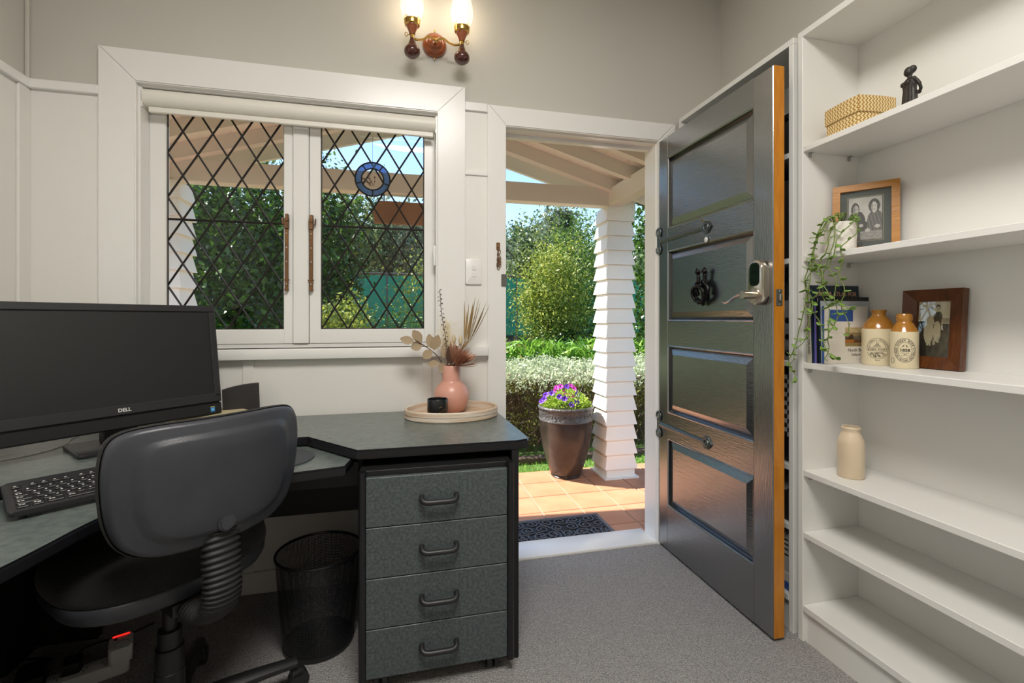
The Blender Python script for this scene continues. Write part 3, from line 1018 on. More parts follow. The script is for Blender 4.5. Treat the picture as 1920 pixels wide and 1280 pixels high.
# ------------------------------------------------------------------ bookcases
BX0, BX1 = 1.362, 1.615
SHZ = (1.719, 1.339, .969, .596, .381)
def bookcase(y0, y1, label):
    b = thing('bookcase', label, 'bookcase', ((BX0 + BX1) / 2, (y0 + y1) / 2, 0), group='white laminate bookcases')
    box('side_panel', BX0, BX1, y1 - .02, y1, 0, 2.10, 'shelf_white', b, .001)
    box('side_panel', BX0, BX1, y0, y0 + .02, 0, 2.10, 'shelf_white', b, .001)
    box('top_panel', BX0, BX1, y0, y1, 2.10, 2.122, 'shelf_white', b, .001)
    box('back_panel', BX1 - .012, BX1, y0 + .02, y1 - .02, .02, 2.10, 'shelf_white', b)
    for z in SHZ:
        box('shelf', BX0 + .002, BX1 - .012, y0 + .0205, y1 - .0205, z - .020, z, 'shelf_white', b, .0015)
        bm = bmesh.new()
        if y0 < 1:
            for x in (BX0 + .03, BX1 - .055):
                for yy in (y1 - .0205, y0 + .0205):
                    s = -1 if yy > (y0 + y1) / 2 else 1
                    bm_box(bm, x - .005, x + .005, yy, yy + s * .004, z - .036, z - .020, .001)
                    bm_box(bm, x - .005, x + .005, yy, yy + s * .012, z - .0225, z - .0202, .0005)
        else:
            bm_box(bm, BX0 + .03, BX0 + .04, y0 + .0205, y0 + .03, z - .03, z - .0202)
        if len(bm.verts): put('shelf_pin', bm, 'chrome', b, kind='stuff')
        else: bm.free()
    box('shelf', BX0, BX1 - .012, y0 + .0205, y1 - .0205, .106, .128, 'shelf_white', b, .0015)
    box('kickboard', BX0 + .012, BX0 + .028, y0 + .0205, y1 - .0205, .0, .106, 'shelf_white', b)
    return b
bookcase(.17, 1.37, 'tall white bookcase with open shelves beside the open door')
bookcase(1.39, 2.095, 'white bookcase half hidden behind the open door')

# ------------------------------------------------------------------ desk
DZ = .72
desk = thing('corner_desk', 'L-shaped corner desk with grey speckled top and black edges', 'desk', (-.45, 1.8, 0))
CXd, CYd = XL + .02, YB - .022        # desk corner
def dp(a, b): return (CXd + a, CYd - b)
RE = .41                              # right end
out = [dp(0, 0), dp(0, 1.65), dp(.6, 1.65), dp(.6, 1.203), dp(.389, 1.026), dp(.389, .745), dp(.745, .389), dp(1.026, .389), dp(1.203, .598)]
out += [(RE + .018 - .05, CYd - .598), (RE + .010, CYd - .584), (RE + .018, CYd - .555), (RE, CYd)]
bm = bmesh.new()
bm_prism(bm, out, DZ - .030, DZ, 0)
for f in bm.faces:
    f.material_index = 0 if f.normal.z > .5 else 1
    f.normal_update()
bm.normal_update()
for f in bm.faces: f.material_index = 0 if f.normal.z > .5 else 1
bmesh.ops.bevel(bm, geom=[e for e in bm.edges if abs(e.verts[0].co.z - e.verts[1].co.z) < 1e-5], offset=.005, segments=2, affect='EDGES', material=1)
put('worktop', bm, ['laminate', 'black_edge'], desk)
# lower keyboard shelf
sh = [dp(1.176, .640), dp(1.046, .668), dp(.92, .690), dp(.82, .725), dp(.765, .765), dp(.725, .82), dp(.690, .92), dp(.668, 1.046), dp(.640, 1.176)]
sh = [(p.x, p.y) for p in smooth_path([(a, b, 0) for a, b in sh], 4)]
sh += [dp(.56, 1.19), dp(.35, 1.03), dp(.35, .73), dp(.73, .35), dp(1.03, .35), dp(1.19, .56)]
sh.reverse()
bm = bmesh.new()
bm_prism(bm, sh, DZ - .062, DZ - .033, 0)
bmesh.ops.recalc_face_normals(bm, faces=bm.faces)
bm.normal_update()
for f in bm.faces: f.material_index = 0 if f.normal.z > .5 else 1
bmesh.ops.bevel(bm, geom=[e for e in bm.edges if abs(e.verts[0].co.z - e.verts[1].co.z) < 1e-5], offset=.005, segments=2, affect='EDGES', material=1)
put('keyboard_shelf', bm, ['laminate', 'black_edge'], desk)
KZ = DZ - .033
box('end_panel', .360, .384, 1.505, YB - .03, 0, DZ - .03, 'black_panel', desk, .002)
box('end_panel', CXd + .02, CXd + .55, CYd - 1.63, CYd - 1.605, 0, DZ - .03, 'black_panel', desk, .002)
box('modesty_panel', CXd + .3, .36, 1.952, 1.970, .365, DZ - .031, 'black_panel', desk)
box('modesty_panel', CXd + .13, CXd + .148, CYd - 1.6, CYd - .15, .1, DZ - .031, 'black_panel', desk)  # left panel added so the shadowed space under the desk goes black
box('corner_leg', CXd + .10, CXd + .3, CYd - .16, CYd - .13, 0, DZ - .031, 'black_panel', desk)  # corner uprights, added for the same darkness below the desk
box('corner_leg', CXd + .10, CXd + .13, CYd - .3, CYd - .16, 0, DZ - .031, 'black_panel', desk)
box('support_rail', CXd + .75, CXd + 1.2, CYd - .50, CYd - .48, DZ - .14, DZ - .063, 'black_panel', desk)

# mobile drawer pedestal
pd = thing('drawer_pedestal', 'four-drawer mobile pedestal with grey-green fronts under the desk', 'drawers', (.118, 1.7, 0))
bm = bmesh.new()
PX0, PX1, PYF, PYB, PZ0, PZ1 = -.116, .3515, 1.462, 1.93, .048, .664
bm_box(bm, PX0, PX0 + .018, PYF, PYB, PZ0, PZ1, .002)
bm_box(bm, PX1 - .018, PX1, PYF, PYB, PZ0, PZ1, .002)
bm_box(bm, PX0 + .018, PX1 - .018, PYF + .008, PYB, PZ1 - .018, PZ1, .001)
bm_box(bm, PX0 + .018, PX1 - .018, PYF + .02, PYB, PZ0, PZ0 + .018, .001)
bm_box(bm, PX0 + .018, PX1 - .018, PYB - .012, PYB, PZ0 + .018, PZ1 - .018)
put('carcass', bm, 'black_panel', pd)
for x in (PX0, PX1 - .017):
    prism('edge_strip', rrect(x - .002, x + .019, PYF - .020, PYF + .004, .008, 4), PZ0 - .004, PZ1 + .003, 'black_edge', pd, smooth=True)
for z0, z1 in ((.052, .1965), (.1995, .3465), (.3495, .4985), (.5015, .648)):
    d = box('drawer', PX0 + .0195, PX1 - .0195, PYF - .012, PYF + .006, z0, z1, 'drawer_laminate', pd, .0012)
    zc = (z0 + z1) / 2 - .004
    bm = bmesh.new()
    yf = PYF - .012
    bm_tube(bm, smooth_path([(.066, yf, zc + .010), (.066, yf - .016, zc + .006), (.078, yf - .026, zc), (.118, yf - .028, zc), (.158, yf - .026, zc), (.170, yf - .016, zc + .006), (.170, yf, zc + .010)], 5), .0085, 10, up=(0, 0, 1))
    put('handle', bm, 'black_plastic', d, smooth=True)
for x in (PX0 + .06, PX1 - .06):
    for y in (PYF + .03, PYB - .06):
        bm = bmesh.new()
        for dx in (-.012, .012):
            bm_tube(bm, [(x + dx - .007, y, .022), (x + dx + .007, y, .022)], .022, 18)
        bm_box(bm, x - .014, x + .014, y - .016, y + .016, .028, .049, .003)
        put('castor', bm, 'black_plastic', pd, smooth=True)

# ------------------------------------------------------------------ monitor
MP = Vector((-.84, 1.72))
ang = math.atan2(.727, .687)
MZ0_ = .776
MM = T(MP.x, MP.y, 0) @ RZ(ang) @ T(0, 0, MZ0_) @ RX(math.radians(-8)) @ T(0, 0, -MZ0_)       # local x along the screen, -y faces the room
mo = thing('computer_monitor', 'black widescreen desktop computer monitor on the corner desk', 'monitor', (MP.x, MP.y, DZ))
MW, MZ0, MZ1 = .59, .776, 1.172
FM = MM @ RX(PI / 2)
prism('rear_housing', rrect(-MW / 2 + .004, MW / 2 - .004, MZ0 + .01, MZ1 - .004, .012), -.038, -.004, 'black_plastic', mo, bevel=.006, M=FM, smooth=True)
bz = .062
hw = MW / 2
bm = bmesh.new()
L = MM @ I4
bm_box(bm, -hw, hw, -.006, .006, MZ1 - .024, MZ1, .003)
bm_box(bm, -hw, -hw + .022, -.006, .006, MZ0 + bz - .001, MZ1 - .023, .003)
bm_box(bm, hw - .022, hw, -.006, .006, MZ0 + bz - .001, MZ1 - .023, .003)
bm_box(bm, -hw, hw, -.006, .006, MZ0 + bz - .020, MZ0 + bz + .012, .003)
put('bezel', bm, 'bezel', mo, MM)
box('screen', -hw + .02, hw - .02, -.001, .004, MZ0 + bz + .01, MZ1 - .022, 'screen', mo, M=MM)
bt = box('speaker_bar', -hw, hw, -.004, .012, MZ0, MZ0 + bz - .022, 'bezel_dark', mo, .004, M=MM)
bm = bmesh.new()
text_bm(bm, 'DELL', .0155, MM @ T(0, -.0066, MZ0 + bz - .009) @ RX(PI / 2), bold=.0004)
put('logo_lettering', bm, 'white_print', mo)
me = print_mesh('sticker', .015, .019, 6, 8, lambda u, v: (236, 190, 60) if v > .82 else ((120, 190, 235) if .25 < v < .6 and .2 < u < .8 else (52, 128, 190)))
add('sticker', me, mo, MM @ T(hw - .033, -.0045, MZ0 + .008), label='small blue sticker')
bm = bmesh.new(); bm_ball(bm, (0, -.006, MZ1 - .013), .003, 1, (1, .3, 1)); put('webcam', bm, 'bezel_dark', mo, MM)
SM = T(-.853, 1.735, 0) @ RZ(math.radians(40))
prism('stand_base', rrect(-.125, .125, -.1, .1, .012), DZ + .001, DZ + .011, 'black_plastic', mo, bevel=.003, M=SM, smooth=True)
NM = T(-.868, 1.752, 0) @ RZ(ang)
box('stand_neck', -.045, .045, -.006, .03, DZ + .011, .86, 'black_edge', mo, .003, M=NM)

# things round the monitor
sp = thing('desktop_speaker', 'dark grey curved-top speaker panel behind the monitor', 'speaker', (-.585, 2.03, DZ))
SPM = T(-.59, 2.03, DZ) @ RZ(math.radians(14))
pts = [(-.07, 0), (.055, 0), (.050, .148)] + [(.050 - .125 * i / 8, .148 - .020 * (i / 8) ** 2) for i in range(1, 9)]
prism('speaker_panel', pts, -.012, .012, 'dust_speaker', sp, bevel=.003, M=SPM @ RX(PI / 2), smooth=True)
bm = bmesh.new()
bm_box(bm, -.05, .05, -.02, .04, 0, .012, .003, M=None)
put('speaker_foot', bm, 'black_plastic', sp, SPM)
dsc = lathe('round_lid', [(0, 0), (.062, 0), (.066, .004), (.066, .020), (.060, .026), (0, .029)], 'dust_disc', M=T(-.53, 1.93, DZ), seg=40, label='dusty brown round lid lying beside the monitor', cat='lid')
pb = thing('paper_pad', 'beige writing pad on black tray under the monitor', 'paper', (-.70, 1.85, DZ))
PBM = T(-.69, 1.955, DZ) @ RZ(math.radians(36))
box('tray', -.12, .12, -.05, .06, 0, .022, 'black_plastic', pb, .002, M=PBM)
for k in range(3): box('pad_sheet', -.118 + k * .003, .118, -.048 - k * .002, .058, .0222 + k * .010, .032 + k * .010, 'beige_paper', pb, .001, M=PBM @ RZ(.03 * k))
# white cable on the desk
cb = tube('white_cable', smooth_path([(-1.32, 1.62, DZ + .0015), (-1.15, 1.60, DZ + .0015), (-1.06, 1.66, DZ + .0015), (-1.03, 1.76, DZ + .0015), (-1.06, 1.86, DZ + .0015), (-1.08, 1.98, DZ + .0015)], 8), .0014, 'cable_white', seg=5, label='thin white cable looping over the desktop', cat='cable')

# keyboard
kb = thing('computer_keyboard', 'black computer keyboard on the lower keyboard shelf', 'keyboard', (-.72, 1.4, KZ))
KM = T(-.806, 1.214, KZ + .010) @ RZ(math.radians(38)) @ RX(math.radians(10))
KW, KD = .44, .158
prism('keyboard_body', rrect(0, KW, 0, KD, .010), 0, .012, 'bezel', kb, bevel=.004, M=KM, smooth=True)
bm = bmesh.new()
for x in (.03, KW - .05): bm_box(bm, x, x + .02, KD - .03, KD - .018, -.030, .001, .002)
for x in (.03, KW - .05): bm_box(bm, x, x + .02, .004, .014, -.0095, .001, .001)
put('keyboard_feet', bm, 'bezel_dark', kb, KM, kind='stuff')
keymesh = {}
def key(x, y, wk, dk=.0155):
    kk = (round(wk, 4), dk)
    if kk not in keymesh:
        bm = bmesh.new(); bm_prism(bm, rrect(0, wk, 0, dk, .003, 2), 0, .004, .0012, 1)
        keymesh[kk] = mesh_of(bm, 'key', name='key')
    add('key', keymesh[kk], kb, KM @ T(x, y, .0115))
U = .019
rows = [([1.25, 1.25, 1.75, .0, 5.5, 1.25, 1.0, 1.0, 1.25], .012), ([2.25] + [1] * 10 + [2.75], .031), ([1.75] + [1] * 11 + [2.25], .050), ([1.5] + [1] * 12 + [1.5], .069), ([1] * 13 + [2], .088)]
leg = bmesh.new()
for ri, (ws, y) in enumerate(rows):
    x = .014
    for wk in ws:
        if wk == 0: continue
        key(x, y, wk * U - .003)
        bm_box(leg, x + .004, x + .0075, y + .009, y + .0125, .0156, .0158)
        if wk > 1.2 and ri < 4: bm_box(leg, x + .009, x + .014, y + .009, y + .0115, .0156, .0158)
        x += wk * U
    if ri in (0, 4, 3, 1):
        for q in range(3):
            if ri == 1 and q != 1: continue
            key(.014 + 15 * U + .008 + q * U, y, U - .003)
    for q in range(4):
        if .014 + 18.8 * U + q * U + U < KW: key(.014 + 18.8 * U + q * U, y, U - .003)
x = .014
for q in range(16):
    key(x, .117, U - .003, .011)
    bm_box(leg, x + .004, x + .009, .1225, .125, .0156, .0158)
    x += U * (1.0 if q % 4 else 1.5)
    if x > KW - .025: break
for q in range(2):
    for q2 in range(2): bm_box(leg, .014 + 1.25 * U + .009 + q * .003, .014 + 1.25 * U + .0115 + q * .003, .018 + q2 * .003, .0205 + q2 * .003, .0156, .0158)
put('key_legends', leg, 'white_print', kb, KM, kind='stuff')
prism('mouse_mat', circ(-.365, 1.575, .105, 44), KZ + .0003, KZ + .004, 'mouse_mat', smooth=True, label='round dark grey mouse mat on the keyboard shelf', cat='mouse mat')

# ------------------------------------------------------------------ office chair
chx, chy, chr_ = -.585, 1.405, math.radians(44)
oc = thing('office_chair', 'black office swivel chair with plastic-backed rest at the desk', 'chair', (chx, chy, 0), chr_)
CM = T(chx, chy, 0) @ RZ(chr_)
def shell(outline, rings, c, curve, sign):
    """closed patch: outline in xz, rings (scale, bulge) go towards the middle"""
    bm = bmesh.new()
    R_ = []
    for s, bl in rings:
        if s < 1e-6:
            R_.append([bm.verts.new((c[0], curve(c[0], c[1]) + sign * bl, c[1]))])
        else:
            R_.append([bm.verts.new((c[0] + (x - c[0]) * s, curve(c[0] + (x - c[0]) * s, c[1] + (z - c[1]) * s) + sign * bl, c[1] + (z - c[1]) * s)) for x, z in outline])
    n = len(outline)
    for A, B in zip(R_, R_[1:]):
        for i in range(n):
            j = (i + 1) % n
            if len(B) == 1: bm.faces.new((A[i], A[j], B[0]))
            else: bm.faces.new((A[i], A[j], B[j], B[i]))
    bmesh.ops.recalc_face_normals(bm, faces=bm.faces)
    return bm
half = [(0, .896), (.07, .896), (.13, .895), (.176, .888), (.200, .868), (.209, .825), (.209, .77), (.200, .70), (.176, .646), (.13, .616), (.06, .606), (0, .605)]
rr_ = smooth_path([(x, z, 0) for x, z in half], 5)
ol = [(p.x, p.y) for p in rr_] + [(-p.x, p.y) for p in reversed(rr_[1:-1])]
BCZ = .755
curve = lambda x, z: -.268 + 1.05 * x * x + .3 * (BCZ - z) ** 2 - .08 * (z - BCZ)
put('backrest_shell', shell(ol, [(1, 0), (.995, .009), (.975, .016), (.94, .018), (.83, .020), (.80, .0215), (.75, .0285), (.71, .0305), (.5, .031), (.25, .031), (0, .031)], (0, BCZ), curve, -1), 'chair_shell', oc, CM, smooth='all', label='grey moulded plastic back shell')
put('backrest_cushion', shell([(x * 1.01, BCZ + (z - BCZ) * 1.012) for x, z in ol], [(1, -.003), (1.012, .005), (1.0, .016), (.95, .025), (.8, .032), (.4, .036), (0, .036)], (0, BCZ), curve, 1), 'chair_fabric', oc, CM, smooth='all')
bm = bmesh.new()
yb = curve(0, .655) - .031
for r0, r1, yy in ((.019, .019, .003), (.0145, .0145, .007)):
    bm_tube(bm, [(0, yb + .006, .655), (0, yb - yy, .655)], r0, 24)
put('back_button', bm, 'chair_shell', oc, CM, smooth=True)
pth = smooth_path([(0, -.256, .630), (0, -.266, .56), (0, -.270, .50), (0, -.255, .455), (0, -.21, .428), (0, -.15, .420)], 24)
bm = bmesh.new()
bm_tube(bm, pth, lambda i: .038 + .0042 * math.cos(2 * PI * i / 5.0), 20, flat=(.62, 1.05), up=(0, 1, 0))
put('bellows', bm, 'rubber', oc, CM, smooth='all', label='ribbed rubber bellows')
def sup(a, b, n=44, p=2.8, cy=0.0):
    o = []
    for i in range(n):
        t = 2 * PI * i / n
        cx_, sx_ = math.cos(t), math.sin(t)
        o.append((a * math.copysign(abs(cx_) ** (2 / p), cx_), cy + b * math.copysign(abs(sx_) ** (2 / p), sx_)))
    return o
def stack(outline, rings, cy):
    bm = bmesh.new(); R_ = []
    for s, z in rings:
        if s < 1e-6: R_.append([bm.verts.new((0, cy, z))])
        else: R_.append([bm.verts.new((x * s, cy + (y - cy) * s, z + (.018 * ((y - cy) / .22) ** 2 if False else 0))) for x, y in outline])
    n = len(outline)
    if len(R_[0]) > 1: bm.faces.new(list(reversed(R_[0])))
    for A, B in zip(R_, R_[1:]):
        for i in range(n):
            j = (i + 1) % n
            if len(B) == 1: bm.faces.new((A[i], A[j], B[0]))
            else: bm.faces.new((A[i], A[j], B[j], B[i]))
    bmesh.ops.recalc_face_normals(bm, faces=bm.faces)
    return bm
so_ = sup(.232, .205, cy=.045)
put('seat_pan', stack(so_, [(.62, .436), (.86, .438), (.95, .448), (.99, .466), (1.0, .490), (.9, .490)], .045), 'chair_shell', oc, CM, smooth='all')
put('seat_cushion', stack(so_, [(.97, .488), (1.004, .494), (1.01, .510), (.99, .530), (.93, .544), (.8, .550), (.5, .546), (0, .542)], .045), 'chair_fabric', oc, CM, smooth='all')
bm = bmesh.new()
bm_box(bm, -.05, .05, -.14, .10, .405, .438, .006, 2)
bm_tube(bm, [(.04, 0, .398), (.16, .01, .396), (.20, .01, .392)], .006, 8)
bm_box(bm, -.03, .03, -.17, -.13, .40, .425, .004)
put('tilt_mechanism', bm, 'black_plastic', oc, CM, smooth=True)
lathe('gas_column', [(0, .07), (.034, .07), (.034, .205), (.032, .207), (.032, .265), (.027, .268), (.027, .31), (.0165, .312), (.0165, .41), (0, .41)], 'black_plastic', oc, M=CM, seg=28)
lathe('base_hub', [(0, .062), (.04, .062), (.046, .075), (.046, .11), (.036, .125), (0, .125)], 'black_plastic', oc, M=CM, seg=24)
for k in range(5):
    a = math.radians(26 - 44) + 2 * PI * k / 5
    LMx = CM @ RZ(a)
    bm = bmesh.new()
    pp = smooth_path([(.03, 0, .094), (.12, 0, .095), (.22, 0, .088), (.31, 0, .078)], 4)
    bm_tube(bm, pp, [.030 - .012 * i / (len(pp) - 1) for i in range(len(pp))], 10, flat=(.75, 1), up=(0, 0, 1))
    lg = put('leg', bm, 'black_plastic', oc, LMx, smooth=True)
    bm = bmesh.new()
    for s in (-1, 1):
        bm_tube(bm, [(.318, s * .010 - .008, .027), (.318, s * .010 + .008, .027)], .027, 20)
    bm_box(bm, .295, .332, -.018, .018, .036, .06, .006, 2)
    bm_tube(bm, [(.305, 0, .05), (.305, 0, .085)], .009, 10)
    put('castor', bm, 'black_plastic', lg, LMx, smooth=True)

# ------------------------------------------------------------------ waste basket
wb = thing('waste_basket', 'round black wire mesh waste basket beside the drawers', 'basket', (-.272, 1.745, 0))
BM_ = T(-.272, 1.745, 0)
R0, R1, BH = .112, .138, .318
bm = bmesh.new()
NV, NH = 170, 56
def bp_(i, j, da=0, dz=0):
    t = min(max(j / NH + dz, 0), 1); r = R0 + (R1 - R0) * t ** .8
    a = 2 * PI * (i + da) / NV
    return (r * math.cos(a), r * math.sin(a), .006 + (BH - .006) * t)
for i in range(NV):
    L_ = [bm.verts.new(bp_(i, j, -.17)) for j in range(0, NH + 1, 2)]; R_ = [bm.verts.new(bp_(i, j, .17)) for j in range(0, NH + 1, 2)]
    for k in range(len(L_) - 1): bm.faces.new((L_[k], R_[k], R_[k + 1], L_[k + 1]))
for j in range(1, NH):
    L_ = [bm.verts.new(bp_(i, j, 0, -.003)) for i in range(0, NV, 2)]; R_ = [bm.verts.new(bp_(i, j, 0, .003)) for i in range(0, NV, 2)]
    n = len(L_)
    for k in range(n): bm.faces.new((L_[k], L_[(k + 1) % n], R_[(k + 1) % n], R_[k]))
put('wire_mesh', bm, 'black_plastic', wb, BM_, kind='stuff')
tube('rim', [(R1 * math.cos(t), R1 * math.sin(t), BH) for t in np.linspace(0, 2 * PI, 56, endpoint=False)], .0045, 'black_edge', wb, closed=True, M=BM_)
lathe('base_pan', [(0, 0), (R0 + .002, 0), (R0 + .004, .016), (R0 + .001, .016), (R0 - .001, .003), (0, .003)], 'black_plastic', wb, M=BM_, seg=44)

# ------------------------------------------------------------------ power board and chargers on the floor
pw = thing('power_board', 'white multi-socket power board on the carpet under the desk', 'power board', (-1.0, 1.72, 0))
PM = T(-.975, 1.705, 0) @ RZ(math.radians(24))
prism('power_board_body', rrect(-.20, .14, -.028, .028, .010), 0, .038, 'plug_white', pw, bevel=.004, M=PM, smooth=True)
bm = bmesh.new()
for x in (-.15, -.09, -.03, .03, .08):
    for dx, dy, r in ((-.007, .005, .5), (.007, .005, -.5), (0, -.008, 0)):
        bm_box(bm, -.001, .001, -.004, .004, .0381, .0386, M=T(x + dx, dy, 0) @ RZ(r))
put('socket_slots', bm, 'cable_black', pw, PM, kind='stuff')
cg = thing('plug_charger', 'white plug-in charger with red glowing light on the power board', 'charger', (-.88, 1.76, .038))
GM = PM @ T(.118, .004, .0385)
prism('charger_body', rrect(-.030, .030, -.045, .040, .010), 0, .050, 'plug_white', cg, bevel=.009, M=GM, smooth=True)
prism('charger_light', rrect(-.022, .022, .031, .037, .0025, 3), .0495, .0512, 'red_led', cg, M=GM)
lathe('charger_socket', [(0, 0), (.005, 0), (.005, .001), (0, .001)], 'cable_black', cg, M=GM @ T(-.014, .016, .0500), seg=14)
tube('charger_crease', smooth_path([(-.012, -.034, .0502), (-.010, -.01, .0502), (.002, .004, .0502), (.016, -.004, .0502), (.022, -.02, .0502)]), .0006, 'strike', cg, M=GM, seg=4)
bk = thing('power_adapter', 'black power adapter block plugged into the power board', 'adapter', (-1.05, 1.68, .038))
AM = PM @ T(-.085, .0, .0395)
prism('adapter_body', rrect(-.032, .032, -.045, .05, .006), 0, .045, 'cable_black', bk, bevel=.004, M=AM, smooth=True)
tube('adapter_cord', [AM @ Vector(p) for p in smooth_path([(0, .048, .02), (.01, .10, .01), (.02, .18, -.03), (-.05, .24, -.034)])], .004, 'cable_black', bk, seg=6)
bk2 = thing('black_plug', 'flat black plug beside the white charger on the power board', 'plug', (-.95, 1.74, .038))
AM2 = PM @ T(.002, .012, .0395)
prism('plug_body', [(-.022, -.02), (.018, -.024), (.026, .0), (.024, .03), (-.020, .032)], 0, .032, 'cable_black', bk2, bevel=.003, M=AM2, smooth=True)
tube('plug_cord', [AM2 @ Vector(p) for p in smooth_path([(.0, .03, .016), (.03, .08, .02), (.12, .11, .0), (.2, .2, -.034)])], .0035, 'cable_black', bk2, seg=6)

# ------------------------------------------------------------------ tray, vase, candle and dried flowers
TX, TY = .21, 1.945
tr = thing('serving_tray', 'round whitewashed wooden tray on the desk', 'tray', (TX, TY, DZ))
TM = T(TX, TY, DZ)
TR_ = .182
TY_S = Matrix.Diagonal((1.05, .80, 1, 1))
lathe('tray_rim', [(TR_ - .012, .006), (TR_ - .004, 0), (TR_, .004), (TR_ - .001, .018), (TR_ + .001, .020), (TR_, .036), (TR_ - .004, .040), (TR_ - .010, .037), (TR_ - .012, .008)], 'whitewash', tr, M=TM @ TY_S, seg=64, cap=False)
for k in range(6):
    y0 = -.168 + k * .056; y1 = y0 + .0545
    def half_w(y): return math.sqrt(max((TR_ - .006) ** 2 - y * y, .0004))
    pts = [(-half_w(y0), y0), (half_w(y0), y0)] + [(half_w(y0 + (y1 - y0) * t), y0 + (y1 - y0) * t) for t in (.33, .66, 1)] + [(-half_w(y1), y1)] + [(-half_w(y0 + (y1 - y0) * t), y0 + (y1 - y0) * t) for t in (.66, .33)]
    prism('tray_slat', pts, .002, .010, 'whitewash_floor', tr, M=TM @ TY_S)

VX, VY, VZ = .213, 1.985, DZ + .0105
vz = lathe('vase', [(0, 0), (.042, 0), (.052, .006), (.066, .028), (.0735, .055), (.073, .080), (.063, .105), (.048, .121), (.0405, .128), (.039, .134), (.0385, .193), (.037, .195), (.035, .193), (.035, .132), (.045, .115), (.06, .09), (.06, .04), (0, .01)], 'pink_clay', M=T(VX, VY, VZ), seg=48, label='matte pink round-bellied vase holding dried flowers', cat='vase')
cn = thing('candle_jar', 'small black candle jar on the wooden tray', 'candle', (.148, 1.895, DZ + .0105))
NMx = T(.148, 1.895, DZ + .0105)
lathe('jar', [(0, 0), (.038, 0), (.0405, .003), (.0405, .070), (.0395, .0715), (.0375, .070), (.037, .055), (0, .054)], 'candle_black', cn, M=NMx, seg=36)
bm = bmesh.new()
def wrapf(R, a0):
    def f(c):
        a = a0 + c.x / R
        return Vector((R * math.sin(a) + c.z * math.sin(a), -R * math.cos(a) - c.z * math.cos(a), c.y))
    return f
bm_tube(bm, [NMx @ wrapf(.0409, .36)(Vector((-.012 + .0017 * k, .020 + .0008 * k + (.0045 if k % 2 else 0), 0))) for k in range(15)], .0007, 4)
bm_tube(bm, [NMx @ wrapf(.0409, .24)(Vector((.0045 * math.cos(t), .041 + .0036 * math.sin(t), 0))) for t in np.linspace(0, PI, 9)] + [NMx @ wrapf(.0409, .24)(Vector((-.006, .0385, 0)))], .0006, 4)
put('gold_lettering', bm, 'gold', cn, label='gold script lettering')

# dried stems in the vase
def neck(dx=0, dy=0): return (VX + dx, VY + dy, VZ + .10)
RIM = VZ + .195
def leafshape(bm, base, d, nrm, L, W, cup=.1, mi=0):
    d = Vector(d).normalized(); nrm = Vector(nrm); s = d.cross(nrm).normalized(); nn = s.cross(d)
    prof = [(0, .08), (.15, .55), (.35, .95), (.55, 1.0), (.75, .78), (.92, .35), (1, .02)]
    rows_ = []
    for t, w_ in prof:
        c = Vector(base) + d * (L * t) + nn * (cup * L * (t - t * t))
        rows_.append((bm.verts.new(c - s * W * .5 * w_ + nn * cup * W * .4), bm.verts.new(c), bm.verts.new(c + s * W * .5 * w_ + nn * cup * W * .4)))
    for A, B in zip(rows_, rows_[1:]):
        for i in range(2):
            f = bm.faces.new((A[i], A[i + 1], B[i + 1], B[i])); f.material_index = mi
def stem_to(tip, ctrl, r=.0016, m='straw', parent=None, name='stem'):
    p = smooth_path([neck(random.uniform(-.01, .01), random.uniform(-.01, .01)), (VX + ctrl[0], VY + ctrl[1], RIM + ctrl[2]), tip], 6)
    tube(name, p, r, m, parent, seg=6)
    return p
# eucalyptus
eu = thing('dried_eucalyptus', 'dried eucalyptus sprig with broad leaves leaning left from the vase', 'dried flower', (VX - .02, VY, VZ + .10))
tipE = (VX - .150, VY - .02, RIM + .110)
stem_to(tipE, (-.055, -.01, .035), .002, 'berry', eu)
for (ax, az, dx, dz, L, W, ny) in ((-.155, .100, -.95, .25, .058, .036, .15), (-.125, .098, -.55, .80, .062, .040, -.2), (-.12, .09, -.8, -.25, .05, .04, .3), (-.085, .072, -.15, 1.0, .062, .036, .5), (-.075, .066, .30, 1.0, .066, .042, -.4), (-.080, .062, -.8, -.55, .048, .040, .1), (-.035, .030, .02, 1.0, .062, .024, .8), (-.05, .012, -.95, -.12, .052, .030, .6), (-.022, .010, -.45, -.62, .045, .044, .1), (-.02, .028, .1, 1, .05, .026, -.9)):
    bm = bmesh.new()
    leafshape(bm, (VX + ax, VY - .015, RIM + az), (dx, ny * .25, dz), (.2 * ny, -1, .25), L, W, .12)
    put('leaf', bm, 'euc_leaf', eu, smooth='all')
# berry twig
bt_ = thing('dried_berry_twig', 'tall thin twig of small brown buds standing in the vase', 'dried flower', (VX - .01, VY, VZ + .10))
pB = smooth_path([neck(-.01, 0), (VX - .018, VY - .005, RIM + .02), (VX - .026, VY - .01, RIM + .12), (VX - .042, VY - .01, RIM + .22), (VX - .050, VY - .01, RIM + .318)], 10)
tube('stem', pB, .0014, 'berry', bt_, seg=6)
bm = bmesh.new()
for i, p in enumerate(pB[14:]):
    s = (-1) ** i
    bm_ball(bm, (p.x + s * random.uniform(.003, .008), p.y - .002, p.z + random.uniform(-.003, .003)), random.uniform(.0022, .0042), 1)
put('buds', bm, 'berry', bt_, kind='stuff')
